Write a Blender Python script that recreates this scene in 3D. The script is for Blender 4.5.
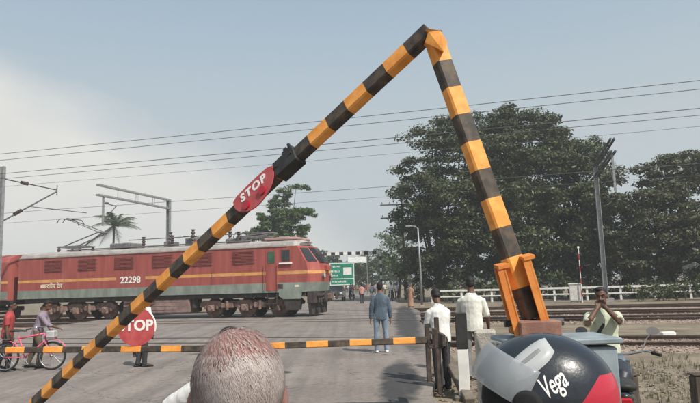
import bpy, math, random
import numpy as np
from mathutils import Vector, Matrix, Quaternion, noise

for o in list(bpy.data.objects): bpy.data.objects.remove(o)
scene = bpy.context.scene
COL = scene.collection
R = math.radians
rnd = random.Random(7)

# ------------------------------------------------------------------ camera
CAM = Vector((0, 0, 1.75)); FPX = 606.0
PITCH, ROLL = R(7.66), R(1.73)
FWD = Vector((0, math.cos(PITCH), math.sin(PITCH)))
UP0 = Vector((0, -math.sin(PITCH), math.cos(PITCH)))
RIGHT = Vector((1, 0, 0)) * math.cos(ROLL) - UP0 * math.sin(ROLL)
UP = UP0 * math.cos(ROLL) + Vector((1, 0, 0)) * math.sin(ROLL)
cd = bpy.data.cameras.new('camera'); cam = bpy.data.objects.new('camera', cd); COL.objects.link(cam)
cd.sensor_width = 36; cd.lens = FPX / 700 * 36; cd.clip_start = 0.05; cd.clip_end = 6000
mw = Matrix((RIGHT, UP, -FWD)).transposed().to_4x4(); mw.translation = CAM
cam.matrix_world = mw
scene.camera = cam

# ------------------------------------------------------------------ world, sun, exposure
SUN_AZ, SUN_EL = R(138), R(50)           # azimuth clockwise from +Y: behind the camera and to its right
w = bpy.data.worlds.new('World'); scene.world = w; w.use_nodes = True
nt = w.node_tree; nt.nodes.clear()
def wn(t, **k):
    n = nt.nodes.new(t)
    for a, b in k.items(): setattr(n, a, b)
    return n
def wm(op, a, b=None, clamp=False):
    n = wn('ShaderNodeMath', operation=op, use_clamp=clamp)
    for i, v in enumerate((a, b)):
        if v is None: continue
        if isinstance(v, (int, float)): n.inputs[i].default_value = v
        else: nt.links.new(v, n.inputs[i])
    return n.outputs[0]
sky = wn('ShaderNodeTexSky', sky_type='NISHITA', sun_disc=False)
sky.sun_elevation = SUN_EL; sky.sun_rotation = SUN_AZ
sky.air_density = 1.0; sky.dust_density = 3.0; sky.ozone_density = 1.5; sky.altitude = 50
tc = wn('ShaderNodeTexCoord'); sep = wn('ShaderNodeSeparateXYZ'); nt.links.new(tc.outputs['Generated'], sep.inputs[0])
# a milky veil over the whole sky, and a bank of soft cloud standing on the horizon
veil = wn('ShaderNodeMix', data_type='RGBA'); veil.inputs['Factor'].default_value = 0.55
nt.links.new(sky.outputs[0], veil.inputs['A']); veil.inputs['B'].default_value = (4.3, 5.45, 6.0, 1)
pale = wn('ShaderNodeMix', data_type='RGBA'); nt.links.new(wm('MULTIPLY', wm('MULTIPLY', wm('SUBTRACT', 0.44, sep.outputs['Z']), 4.6, clamp=True), 0.85), pale.inputs['Factor'])
nt.links.new(veil.outputs['Result'], pale.inputs['A']); pale.inputs['B'].default_value = (4.35, 4.75, 4.9, 1)
az = wm('ARCTAN2', sep.outputs['X'], sep.outputs['Y'])
cc = wn('ShaderNodeCombineXYZ'); nt.links.new(wm('MULTIPLY', az, 0.9), cc.inputs[0]); nt.links.new(wm('MULTIPLY', sep.outputs['Z'], 2.0), cc.inputs[1]); cc.inputs[2].default_value = 3.1
n1 = wn('ShaderNodeTexNoise'); n1.inputs['Scale'].default_value = 2.4; n1.inputs['Detail'].default_value = 7; n1.inputs['Roughness'].default_value = 0.52
nt.links.new(cc.outputs[0], n1.inputs['Vector'])
# top of the bank: highest towards the west (azimuth -40 deg), sinking away from it
bump_az = wm('COSINE', wm('ADD', az, R(50)))
top = wm('ADD', wm('MULTIPLY', bump_az, 0.95), -0.51)
top = wm('ADD', top, wm('MULTIPLY', wm('SUBTRACT', n1.outputs['Fac'], 0.5), 0.26))
mask = wm('MULTIPLY', wm('SUBTRACT', top, sep.outputs['Z']), 11.0, clamp=True)
n2 = wn('ShaderNodeTexNoise'); n2.inputs['Scale'].default_value = 3.0; n2.inputs['Detail'].default_value = 8
nt.links.new(cc.outputs[0], n2.inputs['Vector'])
mask = wm('MULTIPLY', mask, wm('ADD', wm('MULTIPLY', n2.outputs['Fac'], 0.35), 0.68), clamp=True)
cl = wn('ShaderNodeMix', data_type='RGBA'); nt.links.new(mask, cl.inputs['Factor'])
nt.links.new(pale.outputs['Result'], cl.inputs['A']); cl.inputs['B'].default_value = (6.6, 6.5, 6.15, 1)
bg = wn('ShaderNodeBackground'); bg.inputs['Strength'].default_value = 0.0745
nt.links.new(cl.outputs['Result'], bg.inputs['Color'])
wo = wn('ShaderNodeOutputWorld'); nt.links.new(bg.outputs[0], wo.inputs[0])

sd = bpy.data.lights.new('sun', 'SUN'); sd.energy = 3.1; sd.angle = R(0.6); sd.color = (1.0, 0.95, 0.87)
sun = bpy.data.objects.new('sun', sd); COL.objects.link(sun)
sdir = Vector((math.sin(SUN_AZ) * math.cos(SUN_EL), math.cos(SUN_AZ) * math.cos(SUN_EL), math.sin(SUN_EL)))
sun.rotation_euler = sdir.to_track_quat('Z', 'Y').to_euler(); sun.location = (20, -20, 40)
vs = scene.view_settings; vs.view_transform = 'Standard'; vs.look = 'None'; vs.exposure = 0.75; vs.gamma = 1; vs.use_curve_mapping = False

# ------------------------------------------------------------------ placing helpers
def ray(px, py): return FWD * FPX + RIGHT * (px - 350) - UP * (py - 201.5)
def at(px, py, Y):
    d = ray(px, py); return CAM + d * (Y / d.y)
def gnd(px, py, z=0.0):
    d = ray(px, py); return CAM + d * ((z - CAM.z) / d.z)
ANG = R(15.8)
T = Vector((math.cos(ANG), -math.sin(ANG), 0)); N = Vector((math.sin(ANG), math.cos(ANG), 0))
def tn(t, n, z=0.0): return T * t + N * n + Vector((0, 0, z))
GZ = -0.14                                  # earth and ballast lie a little below the road

# ------------------------------------------------------------------ materials
MATS = {}
def M(name, col, rough=0.7, var=0.18, scale=6.0, bump=0.0, bscale=60.0, metal=0.0, col2=None, spec=0.35, coat=0.0, lo=0.4, hi=0.65, alpha=1.0, trans=0.0, stretch=None):
    if name in MATS: return MATS[name]
    m = bpy.data.materials.new(name); m.use_nodes = True; t = m.node_tree; L = t.links
    b = t.nodes['Principled BSDF']
    b.inputs['Roughness'].default_value = rough; b.inputs['Metallic'].default_value = metal
    b.inputs['Specular IOR Level'].default_value = spec; b.inputs['Coat Weight'].default_value = coat
    b.inputs['Alpha'].default_value = alpha; b.inputs['Transmission Weight'].default_value = trans
    c = t.nodes.new('ShaderNodeTexCoord'); src = c.outputs['Object']
    if stretch:
        mp = t.nodes.new('ShaderNodeMapping'); mp.inputs['Scale'].default_value = stretch
        L.new(src, mp.inputs[0]); src = mp.outputs[0]
    n = t.nodes.new('ShaderNodeTexNoise'); n.inputs['Scale'].default_value = scale; n.inputs['Detail'].default_value = 8; n.inputs['Roughness'].default_value = 0.6
    L.new(src, n.inputs['Vector'])
    r = t.nodes.new('ShaderNodeValToRGB'); e = r.color_ramp.elements
    e[0].position = lo; e[1].position = hi
    c2 = col2 if col2 else tuple(min(1, x * (1 + var)) for x in col)
    c1 = col if col2 else tuple(x * (1 - var) for x in col)
    e[0].color = (*c1, 1); e[1].color = (*c2, 1)
    L.new(n.outputs['Fac'], r.inputs[0]); L.new(r.outputs[0], b.inputs['Base Color'])
    if bump:
        n3 = t.nodes.new('ShaderNodeTexNoise'); n3.inputs['Scale'].default_value = bscale; n3.inputs['Detail'].default_value = 5
        L.new(src, n3.inputs['Vector'])
        bp = t.nodes.new('ShaderNodeBump'); bp.inputs['Strength'].default_value = bump; bp.inputs['Distance'].default_value = 0.02
        L.new(n3.outputs['Fac'], bp.inputs['Height']); L.new(bp.outputs[0], b.inputs['Normal'])
    MATS[name] = m; return m

def leafmat(name, c1, c2, trans=0.25):
    m = bpy.data.materials.new(name); m.use_nodes = True; t = m.node_tree; L = t.links
    b = t.nodes['Principled BSDF']; b.inputs['Roughness'].default_value = 0.5; b.inputs['Specular IOR Level'].default_value = 0.4
    g = t.nodes.new('ShaderNodeNewGeometry'); n = t.nodes.new('ShaderNodeTexNoise'); n.inputs['Scale'].default_value = 0.6; n.inputs['Detail'].default_value = 3
    c = t.nodes.new('ShaderNodeTexCoord'); L.new(c.outputs['Object'], n.inputs['Vector'])
    a = t.nodes.new('ShaderNodeMath'); a.operation = 'ADD'; L.new(g.outputs['Random Per Island'], a.inputs[0]); L.new(n.outputs['Fac'], a.inputs[1])
    mu = t.nodes.new('ShaderNodeMath'); mu.operation = 'MULTIPLY'; mu.inputs[1].default_value = 0.5; L.new(a.outputs[0], mu.inputs[0])
    r = t.nodes.new('ShaderNodeValToRGB'); e = r.color_ramp.elements; e[0].position = 0.2; e[1].position = 0.8; e[0].color = (*c1, 1); e[1].color = (*c2, 1)
    L.new(mu.outputs[0], r.inputs[0]); L.new(r.outputs[0], b.inputs['Base Color'])
    tr = t.nodes.new('ShaderNodeBsdfTranslucent'); L.new(r.outputs[0], tr.inputs[0])
    mx = t.nodes.new('ShaderNodeMixShader'); mx.inputs[0].default_value = trans
    L.new(b.outputs[0], mx.inputs[1]); L.new(tr.outputs[0], mx.inputs[2]); L.new(mx.outputs[0], t.nodes['Material Output'].inputs[0])
    return m

# ------------------------------------------------------------------ mesh builder
class MB:
    def __init__(s): s.v = []; s.f = []; s.m = []
    def add(s, vs, fs, mi=0, mat=None):
        k = len(s.v)
        for p in vs:
            p = Vector(p)
            if mat is not None: p = mat @ p
            s.v.append(p)
        for f in fs: s.f.append(tuple(i + k for i in f)); s.m.append(mi)
        return s
    def box(s, c, d, mi=0, mat=None, taper=1.0):
        x, y, z = d[0] / 2, d[1] / 2, d[2] / 2; c = Vector(c); t = taper
        vs = [c + Vector(p) for p in ((-x, -y, -z), (x, -y, -z), (x, y, -z), (-x, y, -z), (-x * t, -y * t, z), (x * t, -y * t, z), (x * t, y * t, z), (-x * t, y * t, z))]
        return s.add(vs, [(0, 3, 2, 1), (4, 5, 6, 7), (0, 1, 5, 4), (1, 2, 6, 5), (2, 3, 7, 6), (3, 0, 4, 7)], mi, mat)
    def bbox(s, c, d, b=0.01, mi=0, mat=None):
        # box with chamfered vertical and horizontal edges (three stacked octagon rings)
        x, y, z = d[0] / 2, d[1] / 2, d[2] / 2; c = Vector(c); vs = []
        def ring(zz, i):
            X, Y = x - i, y - i
            return [c + Vector(p) for p in ((-X + b, -Y, zz), (X - b, -Y, zz), (X, -Y + b, zz), (X, Y - b, zz), (X - b, Y, zz), (-X + b, Y, zz), (-X, Y - b, zz), (-X, -Y + b, zz))]
        for zz, i in ((-z, b), (-z + b, 0), (z - b, 0), (z, b)): vs += ring(zz, i)
        fs = [tuple(range(7, -1, -1)), tuple(range(24, 32))]
        for k in range(3):
            for j in range(8): a, e = k * 8 + j, k * 8 + (j + 1) % 8; fs.append((a, e, e + 8, a + 8))
        return s.add(vs, fs, mi, mat)
    def tube(s, pts, rad, seg=8, mi=0, cap=True, mat=None, ref=None, rnd_cap=False):
        pts = [Vector(p) for p in pts]; n = len(pts)
        if not isinstance(rad, (list, tuple)): rad = [rad] * n
        rad = [(r, r) if isinstance(r, (int, float)) else r for r in rad]
        if rnd_cap:
            d0 = (pts[0] - pts[1]).normalized(); d1 = (pts[-1] - pts[-2]).normalized(); r0, r1 = rad[0], rad[-1]; m0, m1 = min(r0), min(r1)
            pre = [(pts[0] + d0 * m0 * math.sin(a), (r0[0] * math.cos(a), r0[1] * math.cos(a))) for a in (R(80), R(50), R(25))]
            post = [(pts[-1] + d1 * m1 * math.sin(a), (r1[0] * math.cos(a), r1[1] * math.cos(a))) for a in (R(25), R(50), R(80))]
            pts = [p for p, _ in pre] + pts + [p for p, _ in post]; rad = [r for _, r in pre] + list(rad) + [r for _, r in post]; n = len(pts)
        vs = []; u = None
        for i in range(n):
            d = (pts[min(i + 1, n - 1)] - pts[max(i - 1, 0)])
            if d.length < 1e-9: d = Vector((0, 0, 1))
            d.normalize()
            if u is None:
                u = Vector(ref) if ref is not None else (Vector((1, 0, 0)) if abs(d.x) < 0.9 else Vector((0, 1, 0)))
            u = (u - d * u.dot(d)).normalized(); w_ = d.cross(u)
            for k in range(seg):
                a = 2 * math.pi * k / seg
                vs.append(pts[i] + u * (math.cos(a) * rad[i][0]) + w_ * (math.sin(a) * rad[i][1]))
        fs = []
        for i in range(n - 1):
            for k in range(seg):
                a, b = i * seg + k, i * seg + (k + 1) % seg; fs.append((a, b, b + seg, a + seg))
        if cap: fs.append(tuple(range(seg - 1, -1, -1))); fs.append(tuple(range((n - 1) * seg, n * seg)))
        return s.add(vs, fs, mi, mat)
    def ell(s, c, r, seg=14, rings=9, mi=0, mat=None, rot=None):
        vs = []; fs = []; c = Vector(c)
        for i in range(1, rings):
            th = math.pi * i / rings
            for k in range(seg):
                a = 2 * math.pi * k / seg
                p = Vector((r[0] * math.sin(th) * math.cos(a), r[1] * math.sin(th) * math.sin(a), r[2] * math.cos(th)))
                vs.append(c + (rot @ p if rot is not None else p))
        pt, pb = Vector((0, 0, r[2])), Vector((0, 0, -r[2]))
        vs.append(c + (rot @ pt if rot is not None else pt)); vs.append(c + (rot @ pb if rot is not None else pb)); nt_ = len(vs) - 2
        for i in range(rings - 2):
            for k in range(seg):
                a, b = i * seg + k, i * seg + (k + 1) % seg; fs.append((a, a + seg, b + seg, b))
        for k in range(seg):
            fs.append((nt_, k, (k + 1) % seg)); q = (rings - 2) * seg; fs.append((nt_ + 1, q + (k + 1) % seg, q + k))
        return s.add(vs, fs, mi, mat)
    def prism(s, poly, d0, d1, axis='y', mi=0, mat=None):
        # extrude a 2-D outline; axis gives the extrusion direction
        def P(a, b, d): return {'y': (a, d, b), 'x': (d, a, b), 'z': (a, b, d)}[axis]
        n = len(poly); vs = [P(a, b, d0) for a, b in poly] + [P(a, b, d1) for a, b in poly]
        fs = [tuple(range(n)), tuple(range(2 * n - 1, n - 1, -1))]
        for i in range(n): j = (i + 1) % n; fs.append((j, i, i + n, j + n))
        return s.add(vs, fs, mi, mat)
    def cyl(s, a, b, r, seg=16, mi=0, mat=None): return s.tube([a, b], r, seg, mi, True, mat)
    def build(s, name, mats, parent=None, smooth=False, loc=None):
        me = bpy.data.meshes.new(name)
        me.from_pydata([tuple(p) for p in s.v], [], s.f)
        if not isinstance(mats, (list, tuple)): mats = [mats]
        for m in mats: me.materials.append(m)
        me.polygons.foreach_set('material_index', s.m)
        if smooth: me.polygons.foreach_set('use_smooth', [True] * len(s.f))
        me.update()
        o = bpy.data.objects.new(name, me); COL.objects.link(o)
        if parent is not None: o.parent = parent
        if loc is not None: o.location = loc
        return o
def soft(o, ang=40):
    me = o.data
    me.polygons.foreach_set('use_smooth', [True] * len(me.polygons))
    try: me.set_sharp_from_angle(angle=R(ang))
    except Exception: pass
    return o
def bevel(o, w=0.006, seg=2):
    b = o.modifiers.new('bevel', 'BEVEL'); b.width = w; b.segments = seg; b.limit_method = 'ANGLE'; b.angle_limit = R(35); return o
def fixn(o):
    import bmesh
    bm = bmesh.new(); bm.from_mesh(o.data); bmesh.ops.recalc_face_normals(bm, faces=bm.faces); bm.to_mesh(o.data); bm.free(); return o
def tag(o, label=None, cat=None, group=None, kind=None):
    if label: o['label'] = label
    if cat: o['category'] = cat
    if group: o['group'] = group
    if kind: o['kind'] = kind
    return o
def thing(name, label, cat, loc=(0, 0, 0), rotz=0.0, group=None):
    o = bpy.data.objects.new(name, None); COL.objects.link(o); o.empty_display_size = 0.2
    o.location = loc; o.rotation_euler = (0, 0, rotz); return tag(o, label, cat, group)
def copy_tree(o, parent=None):
    c = o.copy(); COL.objects.link(c); c.parent = parent
    for ch in list(o.children): copy_tree(ch, c)
    return c
def text_mesh(name, body, size, mat, parent=None, extrude=0.004, mtx=None, shear=0.0, bold=0.0, spacing=1.0):
    cu = bpy.data.curves.new(name, 'FONT'); cu.body = body; cu.size = size; cu.align_x = 'CENTER'; cu.align_y = 'CENTER'; cu.extrude = extrude; cu.shear = shear; cu.offset = bold; cu.resolution_u = 3; cu.space_character = spacing
    tmp = bpy.data.objects.new('tmp', cu); COL.objects.link(tmp)
    dg = bpy.context.evaluated_depsgraph_get(); me = bpy.data.meshes.new_from_object(tmp.evaluated_get(dg))
    bpy.data.objects.remove(tmp); bpy.data.curves.remove(cu)
    me.materials.clear(); me.materials.append(mat)
    o = bpy.data.objects.new(name, me); COL.objects.link(o); o.parent = parent
    if mtx is not None: o.matrix_local = mtx
    return o
def frame(o, x, y):
    # matrix with local X along x, local Y near y, at o
    x = Vector(x).normalized(); z = x.cross(Vector(y)).normalized(); y = z.cross(x)
    m = Matrix((x, y, z)).transposed().to_4x4(); m.translation = Vector(o); return m

# ================================================================== THE SETTING
m_earth = M('dry_earth', (0.125, 0.098, 0.068), 0.95, bump=0.6, bscale=9, scale=0.9, col2=(0.235, 0.19, 0.138), lo=0.35, hi=0.65)
m_road = M('dusty_road', (0.172, 0.149, 0.136), 0.88, bump=0.25, bscale=45, scale=0.55, col2=(0.232, 0.203, 0.186), lo=0.32, hi=0.62)
m_asph = M('dark_asphalt', (0.052, 0.052, 0.054), 0.8, bump=0.35, bscale=60, scale=1.6, col2=(0.15, 0.13, 0.122), lo=0.40, hi=0.70)
m_ballast = M('ballast', (0.165, 0.122, 0.095), 0.95, bump=1.0, bscale=14, scale=7.0, col2=(0.34, 0.268, 0.218), lo=0.38, hi=0.62)
m_rail = M('rail_steel', (0.10, 0.065, 0.048), 0.5, metal=0.3, scale=5, var=0.3)
m_railtop = M('rail_polished', (0.33, 0.31, 0.29), 0.35, metal=0.8, scale=9)
m_sleeper = M('sleeper_concrete', (0.22, 0.18, 0.15), 0.9, bump=0.3, scale=5, var=0.25)

def grid_sheet(name, mat, xs, ys, fn, kind='structure'):
    mb = MB(); nx, ny = len(xs), len(ys)
    mb.v = [fn(x, y) for y in ys for x in xs]
    mb.f = [(j * nx + i, j * nx + i + 1, (j + 1) * nx + i + 1, (j + 1) * nx + i) for j in range(ny - 1) for i in range(nx - 1)]
    mb.m = [0] * len(mb.f)
    return tag(mb.build(name, mat, smooth=True), kind=kind)
# ground: one sheet out to the horizon, finer close by
gx = [-1400, -500, -150, -60, -30] + [i * 1.0 for i in range(-16, 26)] + [30, 60, 150, 500, 1400]
gy = [-200, -40, -10] + [i * 1.0 for i in range(-2, 16)] + [20, 35, 60, 150, 500, 1600]
grid_sheet('ground', m_earth, gx, gy, lambda x, y: (x, y, GZ - 0.02 + (0.05 * noise.noise(Vector((x * 0.7, y * 0.7, 0))) if 2.5 < x < 24 and 3 < y < 14 else 0)))

RE = [(1.05, -30), (1.05, 6), (1.15, 9), (1.55, 13), (2.15, 18), (3.3, 30), (3.9, 36), (3.7, 66), (3.7, 260)]
LE = [(-4.5, 260), (-4.5, 66), (-5.0, 46), (-15, 40), (-16, 26), (-16, -30)]
mb = MB(); 
# irregular broken right edge
edge = []
for (a, b), (c, d) in zip(RE[:-1], RE[1:]):
    k = max(1, int((d - b) / 0.6)) if d < 40 else 6
    for i in range(k):
        f = i / k; x, y = a + (c - a) * f, b + (d - b) * f
        edge.append((x + 0.10 * noise.noise(Vector((y * 1.1, 3.3, 0))) + 0.05 * noise.noise(Vector((y * 4, 1, 0))), y))
edge.append(RE[-1])
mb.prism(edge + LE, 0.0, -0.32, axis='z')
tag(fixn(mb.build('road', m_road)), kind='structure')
# old darker asphalt showing along the road's edge: two ragged stains in the road material
t = m_road.node_tree; L = t.links
def rmath(op, a, b_=0.0, clamp=False):
    n = t.nodes.new('ShaderNodeMath'); n.operation = op; n.use_clamp = clamp
    for i, v in enumerate((a, b_)):
        if isinstance(v, (int, float)): n.inputs[i].default_value = v
        else: L.new(v, n.inputs[i])
    return n.outputs[0]
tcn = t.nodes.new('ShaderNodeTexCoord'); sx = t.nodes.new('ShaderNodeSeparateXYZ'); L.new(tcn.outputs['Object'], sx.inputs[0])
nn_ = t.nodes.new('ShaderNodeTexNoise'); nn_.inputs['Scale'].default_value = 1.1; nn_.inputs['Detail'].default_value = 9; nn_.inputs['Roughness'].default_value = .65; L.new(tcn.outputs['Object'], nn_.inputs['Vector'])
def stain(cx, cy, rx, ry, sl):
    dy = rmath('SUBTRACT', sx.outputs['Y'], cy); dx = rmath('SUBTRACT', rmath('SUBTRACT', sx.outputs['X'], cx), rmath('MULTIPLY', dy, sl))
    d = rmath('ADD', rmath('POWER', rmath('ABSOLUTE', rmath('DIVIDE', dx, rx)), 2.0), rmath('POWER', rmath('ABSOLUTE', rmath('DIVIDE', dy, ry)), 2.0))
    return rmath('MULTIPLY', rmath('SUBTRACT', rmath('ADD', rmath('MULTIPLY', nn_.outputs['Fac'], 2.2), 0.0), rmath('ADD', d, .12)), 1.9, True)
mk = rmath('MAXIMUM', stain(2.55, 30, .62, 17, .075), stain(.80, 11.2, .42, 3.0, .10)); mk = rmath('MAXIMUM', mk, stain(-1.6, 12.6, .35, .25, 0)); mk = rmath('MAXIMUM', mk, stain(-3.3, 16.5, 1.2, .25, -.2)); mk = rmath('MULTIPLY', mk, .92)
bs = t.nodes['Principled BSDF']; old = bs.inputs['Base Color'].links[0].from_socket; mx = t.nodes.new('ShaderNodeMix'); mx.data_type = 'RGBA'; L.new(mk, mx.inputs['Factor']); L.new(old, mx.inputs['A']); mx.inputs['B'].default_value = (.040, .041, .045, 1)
# fine grit and oil specks over all of it
n4 = t.nodes.new('ShaderNodeTexNoise'); n4.inputs['Scale'].default_value = 9; n4.inputs['Detail'].default_value = 10; n4.inputs['Roughness'].default_value = .75; L.new(tcn.outputs['Object'], n4.inputs['Vector'])
r4 = t.nodes.new('ShaderNodeValToRGB'); r4.color_ramp.elements[0].position = .33; r4.color_ramp.elements[0].color = (.62, .60, .58, 1); r4.color_ramp.elements[1].position = .56; r4.color_ramp.elements[1].color = (1.06, 1.05, 1.03, 1); L.new(n4.outputs['Fac'], r4.inputs[0])
m4 = t.nodes.new('ShaderNodeMix'); m4.data_type = 'RGBA'; m4.blend_type = 'MULTIPLY'; m4.inputs['Factor'].default_value = .8; L.new(mx.outputs['Result'], m4.inputs['A']); L.new(r4.outputs[0], m4.inputs['B']); 
vo = t.nodes.new('ShaderNodeTexVoronoi'); vo.feature = 'DISTANCE_TO_EDGE'; vo.inputs['Scale'].default_value = .42
nd = t.nodes.new('ShaderNodeTexNoise'); nd.inputs['Scale'].default_value = 1.7; nd.inputs['Detail'].default_value = 7; L.new(tcn.outputs['Object'], nd.inputs['Vector'])
va = t.nodes.new('ShaderNodeVectorMath'); va.operation = 'MULTIPLY_ADD'; L.new(nd.outputs['Color'], va.inputs[0]); va.inputs[1].default_value = (1.3, 1.3, 0); L.new(tcn.outputs['Object'], va.inputs[2]); L.new(va.outputs[0], vo.inputs['Vector'])
crack = rmath('MULTIPLY', rmath('LESS_THAN', vo.outputs['Distance'], .006), rmath('GREATER_THAN', nn_.outputs['Fac'], .47))
mp5 = t.nodes.new('ShaderNodeMapping'); mp5.inputs['Scale'].default_value = (2.6, .09, 1); mp5.inputs['Rotation'].default_value = (0, 0, R(-3)); L.new(tcn.outputs['Object'], mp5.inputs[0])
n5 = t.nodes.new('ShaderNodeTexNoise'); n5.inputs['Scale'].default_value = 1.0; n5.inputs['Detail'].default_value = 5; L.new(mp5.outputs[0], n5.inputs['Vector'])
r5 = t.nodes.new('ShaderNodeValToRGB'); r5.color_ramp.elements[0].position = .36; r5.color_ramp.elements[0].color = (.80, .79, .78, 1); r5.color_ramp.elements[1].position = .62; r5.color_ramp.elements[1].color = (1.08, 1.07, 1.05, 1); L.new(n5.outputs['Fac'], r5.inputs[0])
m5 = t.nodes.new('ShaderNodeMix'); m5.data_type = 'RGBA'; m5.blend_type = 'MULTIPLY'; m5.inputs['Factor'].default_value = .9; L.new(m4.outputs['Result'], m5.inputs['A']); L.new(r5.outputs[0], m5.inputs['B'])
m6 = t.nodes.new('ShaderNodeMix'); m6.data_type = 'RGBA'; L.new(rmath('MULTIPLY', crack, .6), m6.inputs['Factor']); L.new(m5.outputs['Result'], m6.inputs['A']); m6.inputs['B'].default_value = (.05, .045, .042, 1)
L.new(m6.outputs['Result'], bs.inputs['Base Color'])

# ballast field over which the tracks run, both sides of the road
def bz(t, n): return -0.125 + 0.035 * noise.noise(Vector((t * 1.3, n * 1.3, 0))) + 0.03 * noise.noise(Vector((t * 4, n * 4, 2)))
def bal(t, n):
    k = min(1, max(0, (n - 13.6) / 0.8)); z = bz(t, n)
    q = min([abs(n - c) for c in (18.45, 28.2, 32.8, 38.6)])
    z -= 0.10 * max(0, min(1, (q - 1.5) / 0.9))
    return tn(t, n, GZ - 0.04 + k * (z - GZ + 0.04))
grid_sheet('ballast_bed', m_ballast, [-4 + i * 0.28 for i in range(110)] + [30, 40, 60, 90], [13.6 + i * 0.25 for i in range(125)], bal)
grid_sheet('ballast_bed', m_ballast, [-120, -80, -50, -40] + [-34 + i * 1.0 for i in range(16)], [24 + i * 0.5 for i in range(44)], bal)

RAILP = [(-0.07, -0.142), (0.07, -0.142), (0.07, -0.125), (0.012, -0.11), (0.012, -0.035), (0.036, -0.022), (0.036, 0.012), (-0.036, 0.012), (-0.036, -0.022), (-0.012, -0.035), (-0.012, -0.11), (-0.07, -0.125)]
slp = MB(); slp.bbox((0, 0, -0.20), (0.25, 2.7, 0.15), 0.02); slp.box((0, -0.92, -0.122), (0.16, 0.10, 0.02)); slp.box((0, -0.75, -0.122), (0.16, 0.10, 0.02)); slp.box((0, 0.92, -0.122), (0.16, 0.10, 0.02)); slp.box((0, 0.75, -0.122), (0.16, 0.10, 0.02))
def track(n0, t0, t1, s0, s1):
    tr = thing('railway_track', None, None, tn(0, n0), -ANG); tr['kind'] = 'structure'
    for s in (-0.838, 0.838):
        m_ = MB(); prof = [(s + a, b) for a, b in RAILP]; m_.prism(prof, t0, t1, axis='x')
        k = len(m_.v); m_.box(((t0 + t1) / 2, s, 0.0135), (t1 - t0, 0.05, 0.003), 1)
        o = fixn(m_.build('rail', [m_rail, m_railtop], tr))
    first = None; k = int((s1 - s0) / 0.65)
    for i in range(k):
        if first is None: first = slp.build('sleeper', m_sleeper, tr); o = first
        else: o = first.copy(); COL.objects.link(o); o.parent = tr
        o.location = (s0 + i * 0.65, 0, 0.008 * rnd.uniform(-1, 1)); o.rotation_euler = (0, 0, R(rnd.uniform(-1, 1)))
    return tr
track(18.45, -60, 60, -2.2, 19)
track(28.2, -70, 80, -4.5, 28)
track(32.8, -90, 80, -5.5, 28)
track(38.6, -90, 80, -6, 30)
# dark flangeway grooves and the timber strips beside the near rails where they cross the road
m_groove = M('groove', (0.045, 0.04, 0.037), 0.9)
for n0 in (18.45, 28.2):
    for s in (-0.838, 0.838):
        for e in (-0.085, 0.07):
            m_ = MB(); m_.box((0, 0, 0), (22, 0.055 + 0.02 * abs(e) / 0.085, 0.006)); o = m_.build('rail_groove', m_groove, None, loc=tn(-9.6 if n0 < 20 else -8, n0 + s + e, 0.002)); o.rotation_euler[2] = -ANG; tag(o, kind='structure')

# loose stones of the ballast and on the earth near the crossing
def scatter_stones(name, mat, count, pick, smin, smax, seed):
    r_ = np.random.RandomState(seed)
    base = np.array([(1, 0, 0), (0, 1, 0), (-1, 0, 0), (0, -1, 0), (0.1, 0.1, 0.75), (0, 0, -0.7)], float)
    tri = np.array([(0, 1, 4), (1, 2, 4), (2, 3, 4), (3, 0, 4), (1, 0, 5), (2, 1, 5), (3, 2, 5), (0, 3, 5)])
    V = []; F = []
    for i in range(count):
        p = pick(r_)
        if p is None: continue
        sz = r_.uniform(smin, smax); b = base * (1 + r_.uniform(-.35, .35, base.shape)) * sz * np.array([1, r_.uniform(.6, 1), 1])
        a = r_.uniform(0, 6.28); c, s_ = math.cos(a), math.sin(a)
        b = b @ np.array([[c, -s_, 0], [s_, c, 0], [0, 0, 1]]); tl = r_.uniform(-.5, .5); c, s_ = math.cos(tl), math.sin(tl); b = b @ np.array([[1, 0, 0], [0, c, -s_], [0, s_, c]])
        F.append(tri + len(V) * 6); V.append(b + np.array(p))
    V = np.concatenate(V); F = np.concatenate(F)
    me = bpy.data.meshes.new(name); me.from_pydata(V.tolist(), [], F.tolist()); me.materials.append(mat)
    o = bpy.data.objects.new(name, me); COL.objects.link(o); return o
m_stone = M('ballast_stone', (0.16, 0.115, 0.09), 0.9, scale=3.0, col2=(0.38, 0.30, 0.245), lo=0.35, hi=0.65)
def right_edge(y):
    for (a, b), (c, d) in zip(RE[:-1], RE[1:]):
        if b <= y <= d: return a + (c - a) * (y - b) / (d - b)
    return 1.1
def pick_b(r_):
    t = r_.uniform(-4, 17); n = 14.2 + 22 * r_.uniform(0, 1) ** 1.5; p = tn(t, n)
    if p.x < right_edge(p.y) + 0.1: return None
    q = bal(t, n); return (q.x, q.y, q.z + 0.012)
tag(scatter_stones('ballast_gravel', m_stone, 26000, pick_b, 0.025, 0.05, 3), 'brown crushed stone ballast lying around the rails', 'gravel', kind='stuff')
m_pebble = M('earth_stone', (0.12, 0.10, 0.08), 0.9, scale=3.0, col2=(0.29, 0.25, 0.20))
def pick_e(r_):
    x = r_.uniform(1.2, 12); y = r_.uniform(3, 14.5)
    if x < right_edge(y) + 0.05 or (x * math.sin(ANG) + y * math.cos(ANG)) > 14.3: return None
    return (x, y, GZ - 0.01 + 0.05 * noise.noise(Vector((x * 0.7, y * 0.7, 0))))
tag(scatter_stones('loose_stones', m_pebble, 9000, pick_e, 0.010, 0.045, 4), 'loose stones strewn over the bare earth by the gate', 'stones', kind='stuff')
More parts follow.
